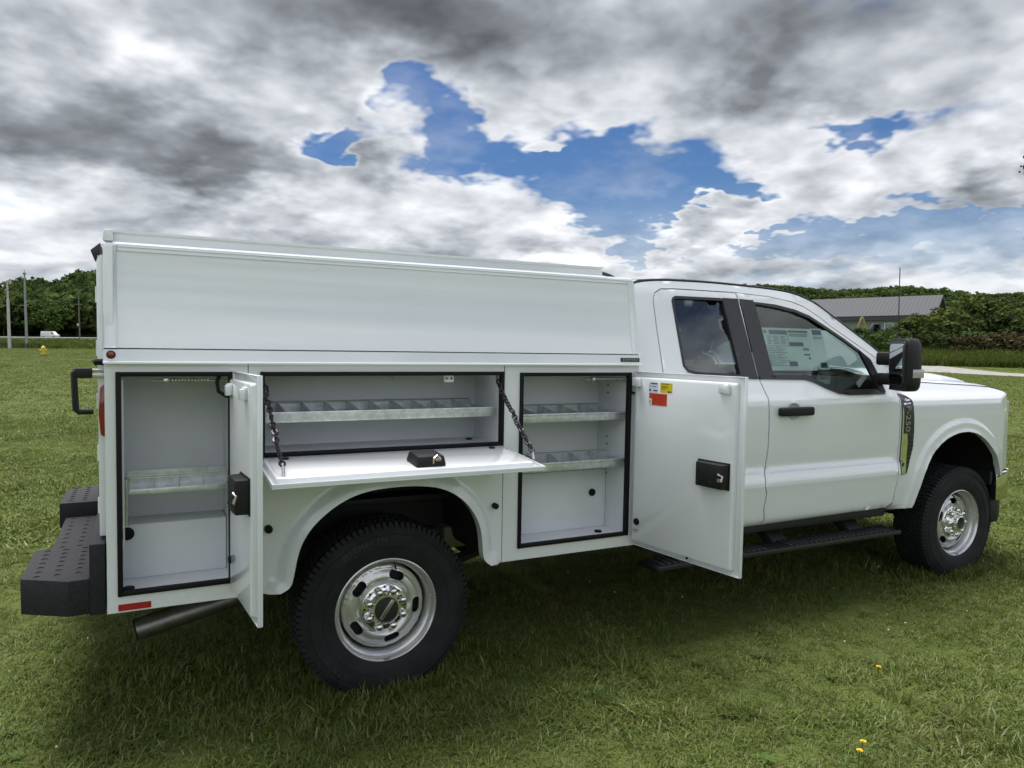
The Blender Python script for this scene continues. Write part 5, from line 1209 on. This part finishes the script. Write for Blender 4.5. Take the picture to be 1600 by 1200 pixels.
# hydrant, poles, guard rail, van, screen
HYD = mat('hydrant_yellow', (.62, .47, .05), .5, var=.12, vscale=6)
p = ground_at(68, 556.5); hy = empty('fire_hydrant', None, p); tag(hy, 'yellow fire hydrant standing on the lawn', 'hydrant')
def zl(prof, n=20): return [(r, -z) for r, z in prof]
RX = Matrix.Rotation(rad(-90), 4, 'X')
MB().lathe([(.0, 0), (.20, 0), (.20, .05), (.15, .06), (.15, .10)], 20, RX).build('base_flange', BLK, hy)
MB().lathe([(.14, .09), (.14, .16), (.19, .16), (.19, .20), (.135, .22), (.13, .58), (.17, .60), (.17, .63), (.145, .66)], 20, RX).build('barrel', HYD, hy, autos=40)
MB().lathe([(.165, .655), (.15, .72), (.10, .79), (.045, .82), (.04, .87), (.001, .875)], 20, RX).build('bonnet', HYD, hy, autos=50)
for a in (0, 90, 180): m = MB(); dv = Vector((math.cos(rad(a)), math.sin(rad(a)), 0)); m.tube([dv * .1 + Vector((0, 0, .48)), dv * .19 + Vector((0, 0, .48)), dv * .195 + Vector((0, 0, .48)), dv * .25 + Vector((0, 0, .48))], [.06, .06, .078, .07], 12); m.build('nozzle', HYD, hy)
POLEC = mat('pale_pole', (.50, .50, .48), .6, var=.08); POLEG = mat('galvanised_pole', (.28, .29, .30), .5, .3, var=.1); WOODP = mat('weathered_pole', (.16, .14, .12), .9, var=.2)
p = polar(16, 94); dd = (p - CAMW).length * math.cos(bearing(16) - YAW)
hgt = (547 - 441) / FPX * dd; lp = empty('street_lamp', None, p); tag(lp, 'pale street lamp pole with one short arm at the lawn edge', 'street lamp')
MB().tube([(0, 0, -.3), (0, 0, hgt * .72), (0, 0, hgt * .722), (0, 0, hgt)], [.16, .13, .085, .07], 12).build('pole', POLEC, lp, autos=60)
MB().tube([Vector((0, 0, hgt - .05)), RH * .35 + Vector((0, 0, hgt + .02))], .04, 8).build('arm', POLEG, lp)
c = RH * .7 + Vector((0, 0, hgt + .02)); MB().box(c.x - .4, c.x + .4, c.y - .16, c.y + .16, c.z - .07, c.z + .05, .04).build('lamp_head', POLEG, lp)
MB().box(-.25, .0, -.12, .12, hgt * .845, hgt * .87, .02).build('camera_bracket', POLEG, lp)
p = polar(43, 118); dd = 118 * math.cos(bearing(43) - YAW); hgt = CZ + (541 - 422) / FPX * dd - p.z
tp = empty('tall_mast', None, p); tag(tp, 'tall slim grey metal mast behind the street lamp', 'mast')
MB().tube([(0, 0, -.3), (0, 0, hgt * .7), (0, 0, hgt * .97)], [.17, .13, .09], 10).build('pole', POLEG, tp, autos=60); MB().tube([(0, 0, hgt * .965), (0, 0, hgt)], [.05, .02], 6).build('finial', POLEG, tp); MB().cyl((0, 0, hgt * .95), .2, .25, 'z', 12, .04).build('lowering_ring', POLEG, tp)
p = polar(126, 205); dd = 205 * math.cos(bearing(126) - YAW); hgt = CZ + (541 - 460) / FPX * dd - p.z
up = empty('utility_pole', None, p); tag(up, 'weathered wooden utility pole before the wooded hill', 'utility pole')
MB().tube([(0, 0, -.3), (0, 0, hgt)], [.17, .11], 8).build('pole', WOODP, up); MB().cyl((-.3, 0, hgt * .35), .22, .6, 'z', 12, .04).build('transformer', POLEC, up); MB().tube([RH * -.8 + Vector((0, 0, hgt * .78)), RH * .8 + Vector((0, 0, hgt * .78))], .05, 6).build('cross_arm', WOODP, up)
# guard rail along the highway
rail = empty('guard_rail', None, (0, 0, 0)); tag(rail, 'grey steel guard rail along the distant highway', 'guard rail')
ra, rb_ = polar(-60, 200), polar(330, 232); V0 = Vector((ra.x, ra.y)); V1 = Vector((rb_.x, rb_.y)); nseg = int((V1 - V0).length / 4)
post = None
for k in range(nseg + 1):
    q2 = V0.lerp(V1, k / nseg); z = Hf(q2.x, q2.y)
    if post is None: post = MB().box(-.08, .08, -.08, .08, -.2, .75).build('post', POLEG, rail)
    else: post = link(post.copy(), rail)
    post.location = (q2.x, q2.y, z)
m = MB(); m.tube([(V0.lerp(V1, k / nseg).x, V0.lerp(V1, k / nseg).y, Hf(*V0.lerp(V1, k / nseg)) + .72) for k in range(nseg + 1)], .16, 6); m.build('beam', POLEG, rail)
# van on the highway
p = polar(80, 285); vn = empty('highway_van', None, p + Vector((0, 0, .05))); d = RH; vn.rotation_euler = (0, 0, math.atan2(RH.y, RH.x)); tag(vn, 'white van driving on the distant highway', 'van')
MB().prism([(-2.6, .45), (2.6, .45), (2.6, 1.1), (1.9, 1.35), (1.3, 2.25), (-2.5, 2.3), (-2.65, 1.2)], -.95, .95, .08, axis='y').build('body', WTR, vn)
MB().prism([(1.05, 1.40), (1.75, 1.40), (1.25, 2.05), (1.0, 2.05)], -.97, .97, 0, axis='y').build('cab_window', PRIVACY, vn)
for x in (-1.7, 1.7):
    for y in (-.85, .85): MB().cyl((x, y, .36), .36, .24, 'y', 16, .03).build('wheel', TYRE, vn)
# dark green screen fence at the lawn edge
SCR = mat('dark_green_screen', (.028, .055, .040), .8, var=.2, vscale=1)
sf = empty('screen_fence'); tag(sf, 'low dark green screen fence along the lawn edge behind the lamp pole', 'fence')
a, b = polar(-90, 97), polar(66, 97)
for k in range(6):
    q0 = Vector((a.x, a.y)).lerp(Vector((b.x, b.y)), k / 6); q1 = Vector((a.x, a.y)).lerp(Vector((b.x, b.y)), (k + .985) / 6); z0, z1 = Hf(*q0), Hf(*q1); t = (q1 - q0).normalized(); nn = Vector((-t.y, t.x)) * .03
    MB().raw([(q0.x, q0.y, z0 - .1), (q1.x, q1.y, z1 - .1), (q1.x, q1.y, z1 + .62), (q0.x, q0.y, z0 + .62), (q0.x + nn.x, q0.y + nn.y, z0 - .1), (q1.x + nn.x, q1.y + nn.y, z1 - .1), (q1.x + nn.x, q1.y + nn.y, z1 + .62), (q0.x + nn.x, q0.y + nn.y, z0 + .62)], [(0, 1, 2, 3), (7, 6, 5, 4), (3, 2, 6, 7), (0, 3, 7, 4), (1, 5, 6, 2)]).build('screen_panel', SCR, sf)
    MB().tube([(q0.x, q0.y, z0 - .2), (q0.x, q0.y, z0 + .75)], .04, 6).build('post', POLEG, sf)

# ================================================================ lawn
GR = [leaf_mat('grass_blade_%s' % k, c1, c2, 30.0, .20, .30, .018, (.16, .16, .06)) for k, c1, c2 in (('green', (.095, .138, .024), (.140, .188, .040)), ('olive', (.125, .155, .034), (.175, .200, .052)), ('straw', (.23, .22, .10), (.30, .27, .14)), ('pale', (.165, .205, .065), (.20, .235, .085)))]
WT = [.54, .32, .04, .10]
near = [blade_mesh('turf_near', 22, .015, .044, .0037, .055, GR, 1.35, 300 + i, WT) for i in range(7)] + [blade_mesh('turf_tuft', 24, .06, .115, .0055, .06, GR, .9, 330, [.7, .2, .0, .1])]
mid = [blade_mesh('turf_mid', 28, .016, .046, .0080, .12, GR, 1.35, 340 + i, WT) for i in range(6)]
far = [blade_mesh('turf_far', 36, .015, .045, .024, .36, GR, 1.35, 360 + i, WT) for i in range(6)]
def lawn(name, r0, r1, dens, protos, pr, hb, label, smin=.8, smax=1.25, patch=None):
    b0, b1 = YAW - hb, YAW + hb; n = int(dens * (b1 - b0) / 2 * (r1 * r1 - r0 * r0)); b = rng.uniform(b0, b1, n); r = np.sqrt(rng.uniform(r0 * r0, r1 * r1, n))
    x, y = CX + r * np.sin(b), CY + r * np.cos(b)
    if r1 > 60:
        rl = np.array(resample(ROADL, 2.0, False)); ok = np.array([((rl - (a_, c_)) ** 2).sum(1).min() for a_, c_ in zip(x, y)]) > 4.7 ** 2; x, y, r = x[ok], y[ok], r[ok]; n = len(x)
    z = H(x, y)
    s = rng.uniform(smin, smax, n) * (1 + .30 * np.sin(x * 1.3 + 2 * np.sin(y * .9)) * np.sin(y * 1.7) + .22 * np.sin(x * 5.1 + 3 * np.sin(y * 3.7)) * np.sin(y * 4.6))
    return scatter(name, np.column_stack([x, y, z - .004]), rng.uniform(0, 6.28, n), np.column_stack([s, s, s * rng.uniform(.7, 1.15, n)]), rng.choice(len(protos), n, p=pr), protos, label, tilt=(rng.normal(0, .15, n), rng.normal(0, .15, n)))
lawn('grass', 0.9, 6.5, 600, near, [.142] * 7 + [.006], rad(66), 'short mown grass around the truck')
lawn('grass', 6.5, 17, 150, mid, [1 / 6] * 6, rad(58), 'short mown grass around and beyond the truck')
lawn('grass', 17, 95, 11, far, [1 / 6] * 6, rad(52), 'mown lawn stretching behind the truck')
# weeds with broad leaves, and longer grass left standing at the tyres
def rosette(seed):
    r = np.random.default_rng(seed); V = []; F = []
    for k in range(9):
        a = k * 2.4 + r.uniform(-.3, .3); L = r.uniform(.025, .05); w = L * r.uniform(.22, .34); up_ = r.uniform(.15, .7); c, s_ = math.cos(a), math.sin(a); i = len(V)
        for t, q_ in ((.05, .25), (.35, .9), (.7, .8)):
            for e in (-1, 1): V.append((c * L * t - s_ * w / 2 * q_ * e, s_ * L * t + c * w / 2 * q_ * e, L * (up_ * t - .5 * up_ * t * t) + .004))
        V.append((c * L, s_ * L, L * up_ * .5 + .002)); F += [(i, i + 1, i + 3, i + 2), (i + 2, i + 3, i + 5, i + 4), (i + 4, i + 5, i + 6)]
    me = bpy.data.meshes.new('weed_rosette'); me.from_pydata(V, [], F); me.materials.append(WEED); return me
WEED = leaf_mat('broad_weed_leaf', (.07, .115, .022), (.105, .150, .038), 30.0, .25, .25, .01)
wm = [rosette(500 + i) for i in range(4)]; n = 420; b = rng.uniform(YAW - rad(48), YAW + rad(48), n); r = np.sqrt(rng.uniform(2.2 ** 2, 11 ** 2, n)); x, y = CX + r * np.sin(b), CY + r * np.cos(b); keep = np.sin(x * 2.1 + 2) * np.sin(y * 1.7 + 1) > .05; x, y = x[keep], y[keep]; n = len(x); s = rng.uniform(.7, 1.4, n)
scatter('lawn_weeds', np.column_stack([x, y, H(x, y) + .008]), rng.uniform(0, 6.28, n), np.column_stack([s, s, s]), rng.integers(0, 4, n), wm, 'small broad-leaved weeds in the lawn')
pts = []
for (wx, wy) in ((0, -.853), (4.17, -.862), (0, .857), (4.17, .857)):
    for k in range(150):
        a = rng.uniform(0, 6.28); e = TM @ Vector((wx + .27 * math.cos(a) * rng.uniform(.85, 1.25), wy + .155 * math.sin(a) * rng.uniform(.9, 1.4), 0))
        if abs(e.y - wy) > .12 or abs(e.x - wx) > .2: pts.append((e.x, e.y, Hf(e.x, e.y) - .004))
tuft = [blade_mesh('tyre_tuft', 16, .05, .11, .0042, .045, GR, .8, 530 + i, [.6, .25, .05, .1]) for i in range(3)]; n = len(pts); s = rng.uniform(.7, 1.2, n)
scatter('tyre_grass', pts, rng.uniform(0, 6.28, n), np.column_stack([s, s, s]), rng.integers(0, 3, n), tuft, 'longer grass standing against the tyres')
# clover heads
CLV = mat('clover_white', (.50, .50, .42), .8, var=.2); STEM = mat('flower_stem', (.05, .09, .02), .8)
def clover():
    b = bmesh.new(); bmesh.ops.create_icosphere(b, subdivisions=1, radius=.0075)
    for v in b.verts: v.co += Vector((0, 0, .075)) + Vector((random.uniform(-1, 1), random.uniform(-1, 1), random.uniform(-1, 1))) * .0012
    me = bpy.data.meshes.new('clover'); b.to_mesh(me); b.free(); me.materials.append(CLV); return me
cm = [clover() for i in range(3)]
n = 900; b = rng.uniform(YAW - rad(46), YAW + rad(46), n); r = np.sqrt(rng.uniform(2.3 ** 2, 26 ** 2, n)); x, y = CX + r * np.sin(b), CY + r * np.cos(b)
keep = (np.sin(x * .8 + 1) * np.sin(y * .6) > -.35); x, y, r = x[keep], y[keep], r[keep]; n = len(x); s = rng.uniform(.6, 1.15, n) * np.clip(r / 9, .75, 1.5)
scatter('clover_flowers', np.column_stack([x, y, H(x, y)]), rng.uniform(0, 6.28, n), np.column_stack([s, s, np.minimum(s, 1.1)]), rng.integers(0, 3, n), cm, 'small white clover heads dotted through the lawn')
# dandelions
DAN = mat('dandelion_yellow', (.75, .47, .01), .7, var=.15, vscale=80)
def dandelion(px, py, label, group=None):
    p = ground_at(px, py + 14); o = empty('dandelion', None, (p.x, p.y, Hf(p.x, p.y))); tag(o, label, 'flower', group)
    MB().tube([(0, 0, 0), (.004, .002, .03), (.006, .0, .062)], [.0022, .002, .002], 6).build('stem', STEM, o)
    m = MB(); r = random.Random(px)
    for ring, (n_, L, up_) in enumerate(((16, .013, .35), (13, .010, .75), (9, .006, 1.4))):
        for k in range(n_):
            a = 2 * math.pi * k / n_ + ring * .3 + r.uniform(-.1, .1); d = Vector((math.cos(a), math.sin(a), up_)).normalized(); t = Vector((-math.sin(a), math.cos(a), 0)) * .0022; c0 = Vector((.006, 0, .062)); e = c0 + d * L * r.uniform(.85, 1.1)
            m.raw([c0 - t * .5, c0 + t * .5, e + t, e - t], [(0, 1, 2, 3)])
    m.build('flower_head', DAN, o, autos=None)
dandelion(1371, 1050, 'yellow dandelion standing alone out on the lawn')
dandelion(1346, 1172, 'yellow dandelion at the back of a close pair'); dandelion(1341, 1185, 'yellow dandelion at the front of a close pair')
